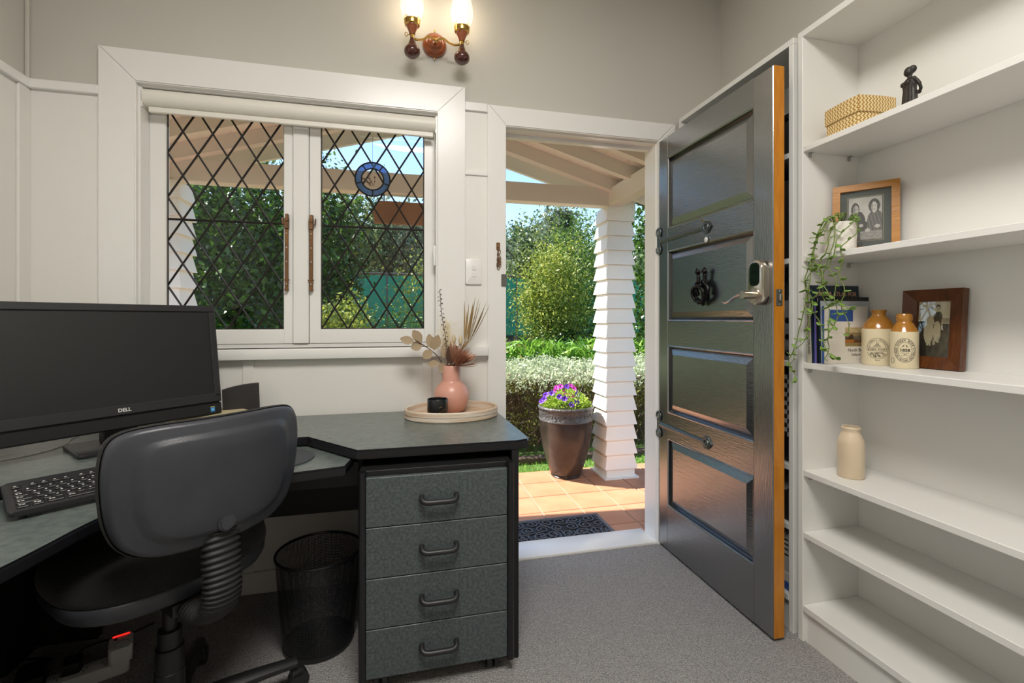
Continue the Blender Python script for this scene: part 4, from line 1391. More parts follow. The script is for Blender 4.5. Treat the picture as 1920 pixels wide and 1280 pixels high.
# bunny tails
for (dx, dz, hx) in ((.008, .095, .004), (.034, .09, .012), (.002, .07, -.002)):
    bt2 = thing('bunny_tail_grass', {.008: 'tallest cream bunny tail grass head in the vase', .034: 'cream bunny tail grass head right of the tallest one', .002: 'lowest cream bunny tail grass head half behind the protea'}[dx], 'dried flower', (VX + dx * .3, VY, VZ + .10), group='bunny tail grasses')
    tip = (VX + dx, VY - .01, RIM + dz)
    stem_to(tip, (dx * .4, -.005, .03), .0012, 'straw', bt2)
    bm = bmesh.new(); bm_ball(bm, (tip[0] + hx * .3, tip[1], tip[2] + .014), .012, 3, (.75, .75, 1.75))
    put('seed_head', bm, 'bunny', bt2, smooth='all')
# protea
pr = thing('dried_protea', 'dried brown protea head on the right of the vase', 'dried flower', (VX + .02, VY, VZ + .10))
stem_to((VX + .025, VY - .035, RIM + .016), (.01, -.015, .0), .004, 'berry', pr)
pc = Vector((VX + .018, VY - .033, RIM + .008)); pdv = Vector((.55, -.30, .78)).normalized()
bm = bmesh.new()
for k in range(120):
    ring = k / 120
    a = k * 2.39996
    op = .12 + .75 * ring
    s_ = pdv.orthogonal().normalized(); t_ = pdv.cross(s_)
    d = (pdv * math.cos(op) + (s_ * math.cos(a) + t_ * math.sin(a)) * math.sin(op)).normalized()
    b0 = pc + (s_ * math.cos(a) + t_ * math.sin(a)) * (.016 * ring)
    leafshape(bm, b0, d, d.cross(Vector((math.cos(a), math.sin(a), .3))), random.uniform(.070, .098) * (1 - .25 * (1 - ring)), .0095, .15)
put('petals', bm, 'protea', pr, smooth='all', kind='stuff')
for (dx, dz, ddx, L) in ((-.018, .01, .02, .075), (-.008, .004, .15, .055), (-.004, .03, .40, .06)):
    bm = bmesh.new(); leafshape(bm, (VX + dx, VY - .04, RIM + dz), (ddx, -.1, 1), (.1, -1, .1), L, .022, .15)
    put('leaf', bm, 'berry', pr, smooth='all')
# wheat-like straw bundle
ws = thing('dried_reed_bundle', 'tall dried straw reeds at the back right of the vase', 'dried flower', (VX + .01, VY, VZ + .10))
for k in range(13):
    tx = VX + .062 + k * .0085 + random.uniform(-.008, .008); tz = RIM + random.uniform(.22, .315)
    bm = bmesh.new()
    b0 = Vector((VX + .055 + k * .0022, VY + .01, RIM + .085 + random.uniform(-.01, .02)))
    leafshape(bm, b0, Vector((tx, VY + .02, tz)) - b0, (.3 + .1 * k, -1, .1), (Vector((tx, VY + .02, tz)) - b0).length, .0062, .05)
    put('reed', bm, 'straw', ws, smooth='all')
for k in range(4): tube('stem', smooth_path([neck(.01, .005), (VX + .03, VY + .008, RIM + .03), (VX + .058 + k * .006, VY + .01, RIM + .10)]), .0018, 'straw', ws, seg=5)
# pampas fluff
pf = thing('dried_pampas_plume', 'pale fluffy pampas plume behind the other dried stems', 'dried flower', (VX, VY, VZ + .10))
tube('stem', smooth_path([neck(0, .01), (VX - .005, VY + .012, RIM + .05), (VX - .01, VY + .02, RIM + .17)]), .0014, 'pampas', pf, seg=5)
bm = bmesh.new()
for k in range(420):
    t = random.random()
    b0 = Vector((VX - .01 + random.uniform(-.01, .01), VY + .02, RIM + .04 + .13 * t))
    a = random.uniform(-1.5, 1.5)
    L = random.uniform(.03, .085) * (1 - .35 * abs(t - .4))
    tip = b0 + Vector((math.sin(a) * L, random.uniform(-.02, .03), math.cos(a) * L * .75))
    mid = (b0 + tip) / 2 + Vector((0, 0, L * .12))
    sd = Vector((.00045, 0, .0003))
    v = [bm.verts.new(q) for q in (b0 - sd, b0 + sd, mid + sd, mid - sd, tip)]
    bm.faces.new((v[0], v[1], v[2], v[3])); bm.faces.new((v[3], v[2], v[4]))
put('plume', bm, 'pampas', pf, kind='stuff')

# ------------------------------------------------------------------ things on the shelves
# plaited box
wx = thing('woven_box', 'small plaited flax box with zigzag weave on the top shelf', 'box', (1.455, 1.222, 1.72))
WXM = T(1.4555, 1.2225, 1.72) @ RZ(math.radians(-4))
def wbox(name, hx, hy, z0, z1, par, grow=0.0):
    bm = bmesh.new()
    vs0 = bm_box(bm, -hx, hx, -hy, hy, z0, z1)
    bmesh.ops.subdivide_edges(bm, edges=bm.edges, cuts=5, use_grid_fill=True)
    for v in bm.verts:
        f = 1 - (v.co.x / hx) ** 2; g = 1 - (v.co.y / hy) ** 2
        if abs(v.co.x) > hx * .99: v.co.x += math.copysign(.004 * g, v.co.x)
        if abs(v.co.y) > hy * .99: v.co.y += math.copysign(.004 * f, v.co.y)
        if v.co.z > z1 - .001: v.co.z += grow * f * g
    return put(name, bm, 'weave', par, WXM, smooth=True)
wbox('box_base', .064, .060, 0, .058, wx)
wbox('box_lid', .068, .064, .046, .096, wx, -.004)

# carved figurine
FX, FY, FZ = 1.452, 1.064, 1.7192
bm = bmesh.new()
def pleat(a, z): return 1 + .06 * math.cos(9 * a) * (1 if z < .075 else .3)
bm_lathe(bm, [(0, 0), (.023, 0), (.024, .004), (.020, .008), (.0205, .02), (.0185, .05), (.0165, .07), (.0185, .082), (.0175, .092), (.012, .099), (.0065, .104), (.006, .112), (0, .113)], 36, rfun=pleat)
bm_ball(bm, (-.0015, -.002, .122), .0125, 3, (.95, 1.05, 1.15))
bm_ball(bm, (-.004, -.010, .119), .006, 2, (1, .8, 1.1))
bm_ball(bm, (.003, .006, .127), .0115, 2)
for s in (-1, 1):
    bm_ball(bm, (s * .015, 0, .096), .0068, 2)
    e = (s * .027, .008, .074); h_ = (s * .014, .018, .058)
    bm_tube(bm, smooth_path([(s * .016, 0, .096), (s * .024, .003, .085), e]), .0052, 8)
    bm_tube(bm, smooth_path([e, (s * .022, .016, .064), h_]), .0046, 8)
    bm_ball(bm, h_, .0062, 2)
bm_ball(bm, (-.008, -.014, .087), .008, 2); bm_ball(bm, (.008, -.014, .087), .008, 2)
for v in bm.verts: v.co.y *= .85
me_ = mesh_of(bm, 'carving', smooth='all', name='figurine')
tmp = bpy.data.objects.new('tmp_fig', me_); COL.objects.link(tmp)
rm = tmp.modifiers.new('r', 'REMESH'); rm.mode = 'VOXEL'; rm.voxel_size = .0012
bpy.context.view_layer.update()
me2 = bpy.data.meshes.new_from_object(tmp.evaluated_get(bpy.context.evaluated_depsgraph_get()))
bpy.data.objects.remove(tmp)
me2.polygons.foreach_set('use_smooth', [True] * len(me2.polygons))
if not me2.materials: me2.materials.append(MATS['carving'])
add('figurine', me2, None, T(FX, FY, FZ) @ RZ(math.radians(-108)) @ Matrix.Scale(1.02, 4), label='small dark carved figurine of a standing woman in long dress', cat='figurine')

# picture frames
def frame(name, label, wd, ht, fw, ft, M, fmat, printfn, matw=0.0, profile=0.0):
    f = thing(name, label, 'picture frame', tuple(M.to_translation()))
    def fp(pts):
        bm = bmesh.new()
        a = [bm.verts.new((p[0], 0, p[1])) for p in pts]
        b = [bm.verts.new((p[0], -ft + (profile if i in (2, 3) else 0), p[1])) for i, p in enumerate(pts)]
        bm.faces.new(a); bm.faces.new(b)
        for i in range(4): bm.faces.new((a[i], a[(i + 1) % 4], b[(i + 1) % 4], b[i]))
        bmesh.ops.recalc_face_normals(bm, faces=bm.faces)
        return bm
    h = wd / 2
    i0, i1 = -h + fw, h - fw
    z0, z1 = fw, ht - fw
    for pts in ([(-h, 0), (h, 0), (i1, z0), (i0, z0)], [(h, 0), (h, ht), (i1, z1), (i1, z0)], [(h, ht), (-h, ht), (i0, z1), (i1, z1)], [(-h, ht), (-h, 0), (i0, z0), (i0, z1)]):
        put('frame_rail', fp(pts), fmat, f, M)
    box('backing', -h + .004, h - .004, -.003, .0, .004, ht - .004, 'box_dark', f, M=M)
    pw_, ph_ = i1 - i0, z1 - z0
    if matw:
        box('mount_board', i0, i1, -.0055, -.004, z0, z1, 'mat_board', f, M=M)
        mx_ = matw
        box('mount_line', i0 + mx_ - .004, i1 - mx_ + .004, -.0062, -.0058, z0 + mx_ - .004, z1 - mx_ + .004, 'mat_line', f, M=M)
        box('mount_inner', i0 + mx_ - .0028, i1 - mx_ + .0028, -.0066, -.0060, z0 + mx_ - .0028, z1 - mx_ + .0028, 'mat_board', f, M=M)
        pw_ -= 2 * mx_; ph_ -= 2 * mx_
        me = print_mesh('photo_print', pw_, ph_, 54, 70, printfn)
        add('photo_print', me, f, M @ T(0, -.0072, z0 + mx_))
    else:
        me = print_mesh('photo_print', pw_, ph_, 54, 70, printfn)
        add('photo_print', me, f, M @ T(0, -.0045, z0))
    box('picture_glass', i0, i1, -.0086, -.0080, z0, z1, 'picture_glass', f, M=M)
    bm = bmesh.new()
    bm_box(bm, -.02, .02, .001, .004, 0, ht * .62, M=T(0, 0, 0.0))
    put('easel_strut', bm, 'box_dark', f, M)
    return f
def ell(u, v, cx, cy, rx, ry): return ((u - cx) / rx) ** 2 + ((v - cy) / ry) ** 2
def photo_a(u, v):
    g = 200 - 30 * v + 8 * mnoise.noise(Vector((u * 6, v * 6, 1)))
    if ell(u, v, .24, .42, .27, .27) < 1 or (v < .42 and u < .56): g = 62 + 12 * mnoise.noise(Vector((u * 14, v * 10, 3)))
    if ell(u, v, .80, .44, .24, .24) < 1 or (v < .45 and u > .56): g = 96 + 26 * math.sin(u * 60 + v * 22) * .5
    if v < .20 and u > .35: g = 138 + 30 * mnoise.noise(Vector((u * 12, v * 30, 5)))
    if ell(u, v, .20, .73, .125, .155) < 1: g = 54
    if ell(u, v, .215, .70, .09, .125) < 1: g = 168 - 36 * (u < .2)
    if ell(u, v, .77, .78, .17, .16) < 1: g = 58
    if ell(u, v, .765, .745, .095, .13) < 1: g = 186 - 44 * (u < .73)
    for (cx, cy) in ((.215, .72), (.765, .765)):
        for sx in (-.035, .035):
            if ell(u, v, cx + sx, cy + .01, .016, .010) < 1: g = 70
        if ell(u, v, cx, cy - .07, .03, .012) < 1: g = 110
    if ell(u, v, .38, .34, .07, .035) < 1 or ell(u, v, .57, .22, .08, .045) < 1 or ell(u, v, .86, .30, .08, .04) < 1: g = 176
    g = max(30, min(225, g))
    return (g, g * .985, g * .95)
def photo_b(u, v):
    g = (206 if v > .6 else (70 + 26 * mnoise.noise(Vector((u * 9, v * 9, 2)))))
    if .62 < v < .70 and u > .7: g = 150
    if v < .65 and u < .3: g = 46
    # woman in pale dress
    if ell(u, v, .36, .66, .13, .14) < 1 or ell(u, v, .33, .45, .15, .22) < 1: g = 190
    if ell(u, v, .36, .855, .065, .05) < 1: g = 70
    if ell(u, v, .36, .84, .045, .042) < 1: g = 196
    if abs(u - .30) < .03 and .2 < v < .3 or abs(u - .38) < .03 and .2 < v < .3: g = 186
    # man in dark shirt, pale trousers
    if ell(u, v, .60, .70, .13, .12) < 1: g = 74
    if ell(u, v, .585, .90, .06, .05) < 1: g = 70
    if ell(u, v, .585, .875, .045, .045) < 1: g = 186
    if ell(u, v, .58, .46, .11, .19) < 1: g = 188
    if abs(u - .72) < .025 and .48 < v < .68: g = 180
    if abs(u - .50) < .03 and .22 < v < .32 or abs(u - .62) < .03 and .26 < v < .36: g = 170
    g = max(34, min(215, g))
    return (g, g * .96, g * .80)
a1 = math.atan2(1.19 - 1.335, 1.588 - 1.478)
fm1 = T((1.478 + 1.588) / 2 - .012, (1.335 + 1.19) / 2 - .006, 1.3395) @ RZ(a1) @ RX(math.radians(-5))
frame('picture_frame', 'pine framed photo of two seated people behind the trailing plant', .182, .238, .022, .016, fm1, 'frame_pine', photo_a, .024)
fm2 = T(1.577, 1.088, .9695) @ RZ(math.radians(-88)) @ RX(math.radians(-4))
frame('picture_frame', 'dark wood framed old photo of a standing couple behind the jugs', .162, .240, .036, .024, fm2, 'frame_dark', photo_b, 0.0, .010)

# stoneware jugs
def jug(label, M, prof_c, prof_o, R, mark):
    j = thing('stoneware_jug', label, 'jug', tuple(M.to_translation()), group='stoneware jugs')
    bd = lathe('jug_body', prof_c, 'stone_cream', j, M=M, seg=44, cap=False)
    lathe('jug_shoulder', prof_o, 'stone_ochre', j, M=M, seg=44, cap=False, label='ochre glazed shoulder and neck')
    bm = bmesh.new()
    mark(bm, M, R + .0003)
    put('printed_mark', bm, 'ink', bd)
    return j
def arc_text(bm, M, R, a0, body, cy, rx, ry, size, t0, t1, inward=False):
    n = len(body)
    for i, c_ in enumerate(body):
        if c_ == ' ': continue
        t = t0 + (t1 - t0) * i / (n - 1)
        px, py = rx * math.sin(t), cy + ry * math.cos(t)
        rot = -t + (PI if inward else 0)
        def f(c, px=px, py=py, rot=rot):
            x = c.x * math.cos(rot) - c.y * math.sin(rot) + px
            y = c.x * math.sin(rot) + c.y * math.cos(rot) + py
            return wrapf(R, a0)(Vector((x, y, c.z)))
        text_bm(bm, c_, size, M, fn=f)
def oval(bm, M, R, a0, cy, rx, ry, r=.00035, t0=0, t1=2 * PI):
    ts = np.linspace(t0, t1, 40)
    bm_tube(bm, [M @ wrapf(R, a0)(Vector((rx * math.sin(t), cy + ry * math.cos(t), 0))) for t in ts], r, 4)
def line(bm, M, R, a0, x0, y0, x1, y1, r=.0003):
    bm_tube(bm, [M @ wrapf(R, a0)(Vector((x0 + (x1 - x0) * k / 6, y0 + (y1 - y0) * k / 6, 0))) for k in range(7)], r, 4)
def mark1(bm, M, R):
    a0, cy = -.10, .056
    oval(bm, M, R, a0, cy, .0295, .033, t0=-1.75, t1=1.75); oval(bm, M, R, a0, cy, .0215, .0245, .0003, -1.5, 1.5)
    oval(bm, M, R, a0, cy - .004, .0295, .030, t0=1.9, t1=4.38)
    arc_text(bm, M, R, a0, 'TISDALL WINERY', cy, .0232, .0265, .0068, -1.35, 1.35)
    text_bm(bm, 'RUBY PORT', .0088, M, fn=lambda c: wrapf(R, a0)(Vector((c.x * 1.16, c.y + cy - .007, c.z))))
    line(bm, M, R, a0, -.029, cy + .0015, .029, cy + .0015); line(bm, M, R, a0, -.029, cy - .009, .029, cy - .009)
    for k in range(46):
        t = random.uniform(0, 2 * PI); q = math.sqrt(random.random())
        x, y = .019 * q * math.cos(t), cy - .020 + .009 * q * math.sin(t)
        oval(bm, M, R, a0 + x / R, y, .0016, .0016, .00025)
    for k in range(5): line(bm, M, R, a0, -.012 + k * .002, cy + .005 + k * .002, .010 - k * .0015, cy + .005 + k * .0022)
    line(bm, M, R, a0, .001, cy + .014, -.003, cy + .019); oval(bm, M, R, a0, cy + .016, .003, .004, .0003)
    for k in range(22):
        t = PI - 1.0 + 2.0 * k / 21
        line(bm, M, R, a0, .0252 * math.sin(t), cy - .004 + .026 * math.cos(t), .0272 * math.sin(t + .03), cy - .004 + .0282 * math.cos(t + .03), .00028)
    text_bm(bm, '750 mL', .0042, M, fn=lambda c: wrapf(R, a0)(Vector((c.x, c.y + cy - .0405, c.z))))
def mark2(bm, M, R):
    a0, cy = .02, .056
    oval(bm, M, R, a0, cy, .0265, .0355, .0006); oval(bm, M, R, a0, cy, .0172, .0245, .0004)
    arc_text(bm, M, R, a0, 'GINGER BEER', cy, .0192, .0272, .0082, -1.05, 1.05)
    arc_text(bm, M, R, a0, 'BENDIGO POTTERY AUSTRALIA', cy, .0240, .0330, .0066, PI + 1.75, PI - 1.75, True)
    text_bm(bm, '1858', .0115, M, fn=lambda c: wrapf(R, a0)(Vector((c.x * 1.08, c.y + cy - .0035, c.z))), bold=.0003)
    for sx in (-1, 1):
        bm_ball(bm, M @ wrapf(R, a0)(Vector((sx * .004, cy + .013, 0))), .0022, 1, (1, .6, 1))
        line(bm, M, R, a0, sx * .004, cy + .0125, sx * .008, cy + .0095, .0005); line(bm, M, R, a0, sx * .003, cy + .013, sx * .0015, cy + .0165, .0005)
    for k in range(9):
        line(bm, M, R, a0, -.009 + k * .00225, cy - .0095, -.0085 + k * .00225, cy - .0072, .0004)
        line(bm, M, R, a0, -.008 + k * .002, cy - .0170, -.0075 + k * .002, cy - .0148, .0004)
    line(bm, M, R, a0, -.003, cy - .0125, .003, cy - .0125, .0004)
    oval(bm, M, R, a0 - .95, cy - .032, .006, .008, .0005)
yawj = math.atan2(-1.545, 1.23)
jug('squat stoneware jug marked RUBY PORT beside the books', T(1.543, 1.228, .9695) @ RZ(math.radians(-50)),
    [(0, 0), (.044, 0), (.0465, .004), (.0465, .112), (.0460, .119)], [(.0460, .118), (.0425, .130), (.034, .145), (.024, .157), (.0195, .162), (.0190, .170), (.0215, .178), (.0215, .181), (.0170, .181), (.0155, .165)], .0465, mark1)
jug('narrow stoneware bottle marked GINGER BEER 1858 on the shelf', T(1.512, 1.124, .9695) @ RZ(math.radians(-52)),
    [(0, 0), (.0325, 0), (.0350, .004), (.0350, .108), (.0345, .112)], [(.0345, .1115), (.030, .122), (.0225, .136), (.0185, .141), (.0185, .143), (.0205, .150), (.0205, .160), (.0170, .167), (.0130, .168), (.012, .15)], .0350, mark2)
# plain bottle
pbm = lathe('stoneware_bottle', [(0, 0), (.036, 0), (.0385, .003), (.0385, .112), (.0365, .124), (.0285, .142), (.0255, .148), (.0245, .154), (.0280, .160), (.0280, .164), (.0255, .167), (.0215, .166), (.020, .15), (.03, .12), (0, .02)], 'stone_bottle', M=T(1.462, 1.257, .5965), seg=44, label='plain cream stoneware bottle alone on the lower shelf', cat='bottle')

# books
def book(label, x0, x1, y0, y1, z0, z1, cover, spine, tilt=0.0, pages=True):
    M = T(x0, y1, z0) @ RX(tilt)
    b = thing('book', label, 'book', (x0, y1, z0), group='books on the middle shelf')
    wd, th, ht = x1 - x0, y1 - y0, z1 - z0
    box('front_cover', 0, wd, -th, -th + .0012, 0, ht, cover, b, M=M)
    box('back_cover', 0, wd, -.0012, 0, 0, ht, cover, b, M=M)
    box('spine', -.0012, 0, -th, 0, 0, ht, spine, b, M=M)
    box('page_block', .0002, wd - .003, -th + .0014, -.0014, .003, ht - .003, 'paper', b, M=M)
    return b, M, wd, th, ht
SH3 = .9695
b1, M1, wd, th, ht = book('tall navy atlas with salmon title leaning at the shelf end', 1.372, 1.582, 1.322, 1.340, SH3, 1.236, 'navy', 'atlas_spine', math.radians(-2))
bm = bmesh.new()
def on_cover(M, th, x, z): return M @ T(x, -th - .0002, z) @ RX(PI / 2)
text_bm(bm, 'JUNIOR ATLAS FOR', .0200, on_cover(M1, th, .112, ht - .036), bold=.0003)
text_bm(bm, 'NEW ZEALAND', .0200, on_cover(M1, th, .100, ht - .058), bold=.0003)
put('title_lettering', bm, 'salmon_print', b1)
bm = bmesh.new()
text_bm(bm, 'JUNIOR ATLAS FOR NEW ZEALAND', .0125, M1 @ T(-.0015, -.005, .13) @ RZ(-PI / 2) @ RX(PI / 2) @ RZ(-PI / 2))
put('spine_lettering', bm, 'ink', b1)
b2, M2, wd, th, ht = book('thin purple-spined book standing second in the row', 1.383, 1.585, 1.313, 1.3205, SH3, 1.178, 'cover_black', 'purple', math.radians(-1))
b3, M3, wd, th, ht = book('grey book with blue picture and black top band', 1.392, 1.598, 1.304, 1.3115, SH3, 1.196, 'cover_grey', 'navy', math.radians(-1))
box('cover_band', .0, wd, -th - .0004, -th, ht - .014, ht, 'cover_black', b3, M=M3)
bm = bmesh.new(); text_bm(bm, 'LE', .020, on_cover(M3, th, .155, ht - .055)); put('title_lettering', bm, 'ink', b3)
b4, M4, wd, th, ht = book('pale book with blue square cover picture', 1.396, 1.580, 1.296, 1.3035, SH3, 1.164, 'cover_white', 'cover_blue', 0)
box('cover_picture', .018, .120, -th - .0004, -th, .06, ht - .012, 'cover_blue', b4, M=M4)
b5, M5, wd, th, ht = book('white landscape booklet with beach painting in front of the other books', 1.402, 1.600, 1.284, 1.2955, SH3, 1.112, 'cover_white', 'cover_white', 0)
def beach(u, v):
    n = mnoise.noise(Vector((u * 7, v * 9, 4))) * 22
    if v > .72: c = (196, 176, 130)
    elif v > .55 + .12 * mnoise.noise(Vector((u * 4, 0, 9))): c = (150, 128, 92)
    elif v > .38: c = (112, 106, 88) if u > .45 else (72, 56, 42)
    elif v > .16: c = (110 + 60 * (u < .5), 76 + 30 * (u < .5), 48)
    else: c = (150, 128, 84)
    return tuple(max(20, min(235, q + n)) for q in c)
me = print_mesh('cover_painting', .074, .064, 26, 22, beach)
add('cover_painting', me, b5, M5 @ T(.104, -th - .0004, .058))
bm = bmesh.new()
text_bm(bm, 'North Beach', .0158, on_cover(M5, th, .120, .040))
text_bm(bm, 'Gallipoli 1915', .0118, on_cover(M5, th, .126, .026))
bm_box(bm, .115, .185, -th - .0004, -th - .0002, .0135, .0139, M=M5)
put('title_lettering', bm, 'ink', b5)

# pot and trailing plant
potx, poty, potz = 1.424, 1.262, 1.3395
pt_ = thing('plant_pot', 'white patterned ceramic pot on the second shelf', 'pot', (potx, poty, potz))
bm = bmesh.new()
def facet(a, z): return 1 + .012 * math.cos(14 * a + (math.pi if int(z / .025) % 2 else 0))
bm_lathe(bm, [(0, 0), (.040, 0), (.043, .004), (.044, .02), (.0445, .035), (.045, .05), (.045, .065), (.045, .08), (.0452, .094), (.0445, .098), (.0415, .098), (.041, .08), (0, .078)], 56, rfun=facet)
put('pot_wall', bm, 'ceramic_white', pt_, T(potx, poty, potz), smooth=True)
lathe('soil', [(0, .079), (.040, .079), (.040, .083), (0, .084)], 'soil', pt_, M=T(potx, poty, potz), seg=24)
tp = thing('trailing_plant', 'green trailing succulent vine spilling down from the white pot', 'plant', (potx, poty, potz + .08))
vines = [
    [(0, 0, .085), (-.03, -.03, .118), (-.065, -.012, .10), (-.082, .01, .03), (-.086, .03, -.06), (-.09, .05, -.12), (-.093, .035, -.19)],
    [(.0, .0, .085), (-.02, -.04, .125), (-.052, -.04, .10), (-.07, -.02, .03), (-.076, .0, -.04), (-.08, -.01, -.11), (-.075, -.02, -.18), (-.078, -.035, -.25), (-.082, -.005, -.31)],
    [(.01, .0, .085), (.005, -.045, .12), (-.02, -.06, .09), (-.045, -.045, .02), (-.06, -.03, -.05), (-.066, -.045, -.11), (-.07, -.05, -.20), (-.075, -.03, -.28), (-.08, -.02, -.345)],
    [(.01, -.01, .085), (.0, -.06, .118), (-.012, -.066, .06), (-.02, -.068, .0), (-.045, -.065, -.06), (-.058, -.07, -.13), (-.064, -.075, -.20), (-.072, -.10, -.27)],
    [(0, .01, .085), (-.04, -.0, .12), (-.07, .02, .06), (-.084, .02, -.02), (-.088, -.02, -.08), (-.086, -.03, -.14), (-.08, -.06, -.17), (-.07, -.10, -.19)],
    [(-.01, .01, .085), (-.045, .01, .11), (-.08, .03, .0), (-.092, .04, -.10), (-.09, .02, -.20), (-.096, .05, -.29), (-.10, .085, -.34), (-.102, .095, -.38)],
    [(0, 0, .085), (-.035, -.02, .125), (-.06, -.03, .05), (-.075, -.005, -.10), (-.08, .03, -.16), (-.084, .0, -.24), (-.086, -.045, -.335), (-.09, -.075, -.345)],
    [(-.01, .0, .085), (-.05, .0, .11), (-.085, .03, -.03), (-.09, .055, -.22), (-.10, .10, -.345), (-.106, .085, -.40), (-.108, .06, -.435)],
]
lm = {}
def leafobj(L, W):
    k = round(L, 3)
    if k not in lm:
        bm = bmesh.new()
        leafshape(bm, (0, 0, 0), (0, 0, 1), (0, -1, 0), L, W, .2)
        ext = bmesh.ops.extrude_face_region(bm, geom=list(bm.faces))
        for v in [g for g in ext['geom'] if isinstance(g, bmesh.types.BMVert)]: v.co.y += .0016
        bmesh.ops.recalc_face_normals(bm, faces=bm.faces)
        lm[k] = mesh_of(bm, 'vine_leaf', smooth='all', name='leaf')
    return lm[k]
rl = random.Random(4)
for vn in vines:
    vn = [(min(x, -.068) if z < .035 else x, y, z) for x, y, z in vn]
    p = smooth_path([(potx + x, poty + y, potz + z) for x, y, z in vn], 8)
    for i_, q_ in enumerate(p):
        if i_ > 6: p[i_] = q_ + Vector((-abs(math.sin(i_ * .9)) * .003, math.sin(i_ * .55 + len(vn)) * .007, 0))
    tube('vine_stem', p, [.0021 - .0009 * i / len(p) for i in range(len(p))], 'vine', tp, seg=6)
    for i in range(12, len(p), 4):
        for s in ((1, -1) if rl.random() < .5 else (rl.choice((1, -1)),)):
            L = rl.choice((.014, .018, .022, .026))
            d = Vector((rl.uniform(-.5, .1), s * rl.uniform(.5, 1), rl.uniform(-.6, .7))).normalized()
            q = d.to_track_quat('Z', 'Y').to_matrix().to_4x4()
            add('leaf', leafobj(L, L * .62), tp, T(*p[i]) @ q @ RZ(rl.uniform(-.6, .6)))

# contents of the far bookcase, seen through the gap beside the door
bx_ = dict()
g1 = thing('storage_box', 'black storage box on the top shelf behind the door', 'box', (1.49, 1.55, 1.72))
box('box_body', 1.385, 1.595, 1.42, 1.70, 1.7195, 1.85, 'box_dark', g1, .004, 2)
box('box_lid', 1.380, 1.598, 1.415, 1.705, 1.85, 1.872, 'black_edge', g1, .003, 2)
g2 = thing('document_case', 'dark leaning document case behind the door', 'case', (1.49, 1.52, 1.34))
CSM = T(1.49, 1.5, 1.3395) @ RY(math.radians(-6))
box('case_shell', -.075, .085, -.085, .24, .012, .30, 'box_dark', g2, .008, 2, M=CSM)
tube('case_handle', smooth_path([(0, .02, .30), (0, .03, .33), (0, .10, .33), (0, .11, .30)]), .006, 'black_plastic', g2, M=CSM)
bm = bmesh.new()
g3 = thing('spotted_bag', 'dark spotted bag on the shelf behind the door', 'bag', (1.47, 1.53, .97))
prism('bag_body', rrect(1.39, 1.585, 1.42, 1.66, .03, 4), .9695, 1.19, 'cloth_grey', g3, bevel=.01, smooth=True)
for k in range(5):
    for j in range(3):
        lathe('spot', [(0, 0), (.011, 0), (.011, .001), (0, .0014)], 'cable_black', g3, M=T(1.3902, 1.445 + k * .045, .995 + j * .06) @ RY(-PI / 2), seg=14)
tube('bag_strap', smooth_path([(1.40, 1.46, 1.18), (1.42, 1.48, 1.26), (1.44, 1.56, 1.27), (1.45, 1.60, 1.18)]), .006, 'black_plastic', g3)
g4 = thing('checkered_bag', 'black and white checkered bag on the shelf behind the door', 'bag', (1.48, 1.52, .6))
prism('bag_upper', rrect(1.385, 1.59, 1.415, 1.66, .012, 3), .69, .915, 'checker', g4, smooth=True)
prism('bag_lower', rrect(1.386, 1.589, 1.416, 1.659, .012, 3), .5965, .69, 'cable_black', g4, bevel=.006, smooth=True)
tube('bag_handle', smooth_path([(1.42, 1.46, .905), (1.43, 1.48, .925), (1.45, 1.56, .925), (1.46, 1.60, .905)]), .006, 'cable_black', g4)
g5 = thing('fabric_bin', 'dark bin stuffed with grey cloth behind the door', 'bin', (1.48, 1.52, .382))
bm = bmesh.new()
for (x0, x1, y0, y1) in ((1.385, 1.39, 1.415, 1.66), (1.585, 1.59, 1.415, 1.66), (1.39, 1.585, 1.415, 1.42), (1.39, 1.585, 1.655, 1.66)): bm_box(bm, x0, x1, y0, y1, .3815, .49)
bm_box(bm, 1.39, 1.585, 1.42, 1.655, .3815, .386)
put('bin_wall', bm, 'box_dark', g5)
bm = bmesh.new()
bmesh.ops.create_grid(bm, x_segments=22, y_segments=22, size=.5)
for v in bm.verts:
    n_ = mnoise.noise(Vector((v.co.x * 6, v.co.y * 6, 2.2)))
    v.co = Vector((1.4875 + v.co.x * .19, 1.5375 + v.co.y * .23, .50 + .035 * n_ + .03 * (1 - 4 * v.co.x ** 2) * (1 - 4 * v.co.y ** 2)))
put('folded_cloth', bm, 'cloth_grey', g5, smooth='all')
g6 = thing('carton', 'white printed carton on the low shelf behind the door', 'box', (1.48, 1.5, .19))
box('carton_body', 1.385, 1.585, 1.425, 1.60, .1905, .335, 'box_white', g6, .002)
bm = bmesh.new()
for k, (z, l) in enumerate(((.305, .05), (.288, .09), (.27, .07), (.25, .04))): bm_box(bm, 1.3845, 1.385, 1.435, 1.435 + l, z, z + .006)
put('carton_print', bm, 'ink', g6, kind='stuff')
for k, (lab, m_, z0, z1) in enumerate((('blue-edged magazine stack lowest in the bookcase behind the door', 'cover_blue', .1285, .155), ('white paper bundle lying under the carton behind the door', 'paper', .1552, .190))):
    box('paper_stack', 1.38 + .004 * k, 1.59, 1.42, 1.66, z0, z1, m_, None, .002, label=lab, cat='papers')

# ------------------------------------------------------------------ porch
PZ = -.05
pf_ = struct('porch_floor', (.1, 2.8, PZ))
box('mortar_bed', -1.75, 1.95, YO, 3.47, PZ - .12, PZ - .004, 'grout', pf_)
tile_bm = bmesh.new(); bm_box(tile_bm, -.1212, .1212, -.1212, .1212, -.012, 0, .003)
tile_me = mesh_of(tile_bm, 'tile', name='tile')
for i in range(-11, 5):
    for j in range(5):
        x, y = .965 + .25 * i - .0, 3.343 - .25 * j
        if x < -1.7: continue
        if y - .12 < YO: continue
        add('tile', tile_me, pf_, T(x, y, PZ))
        if False: pass
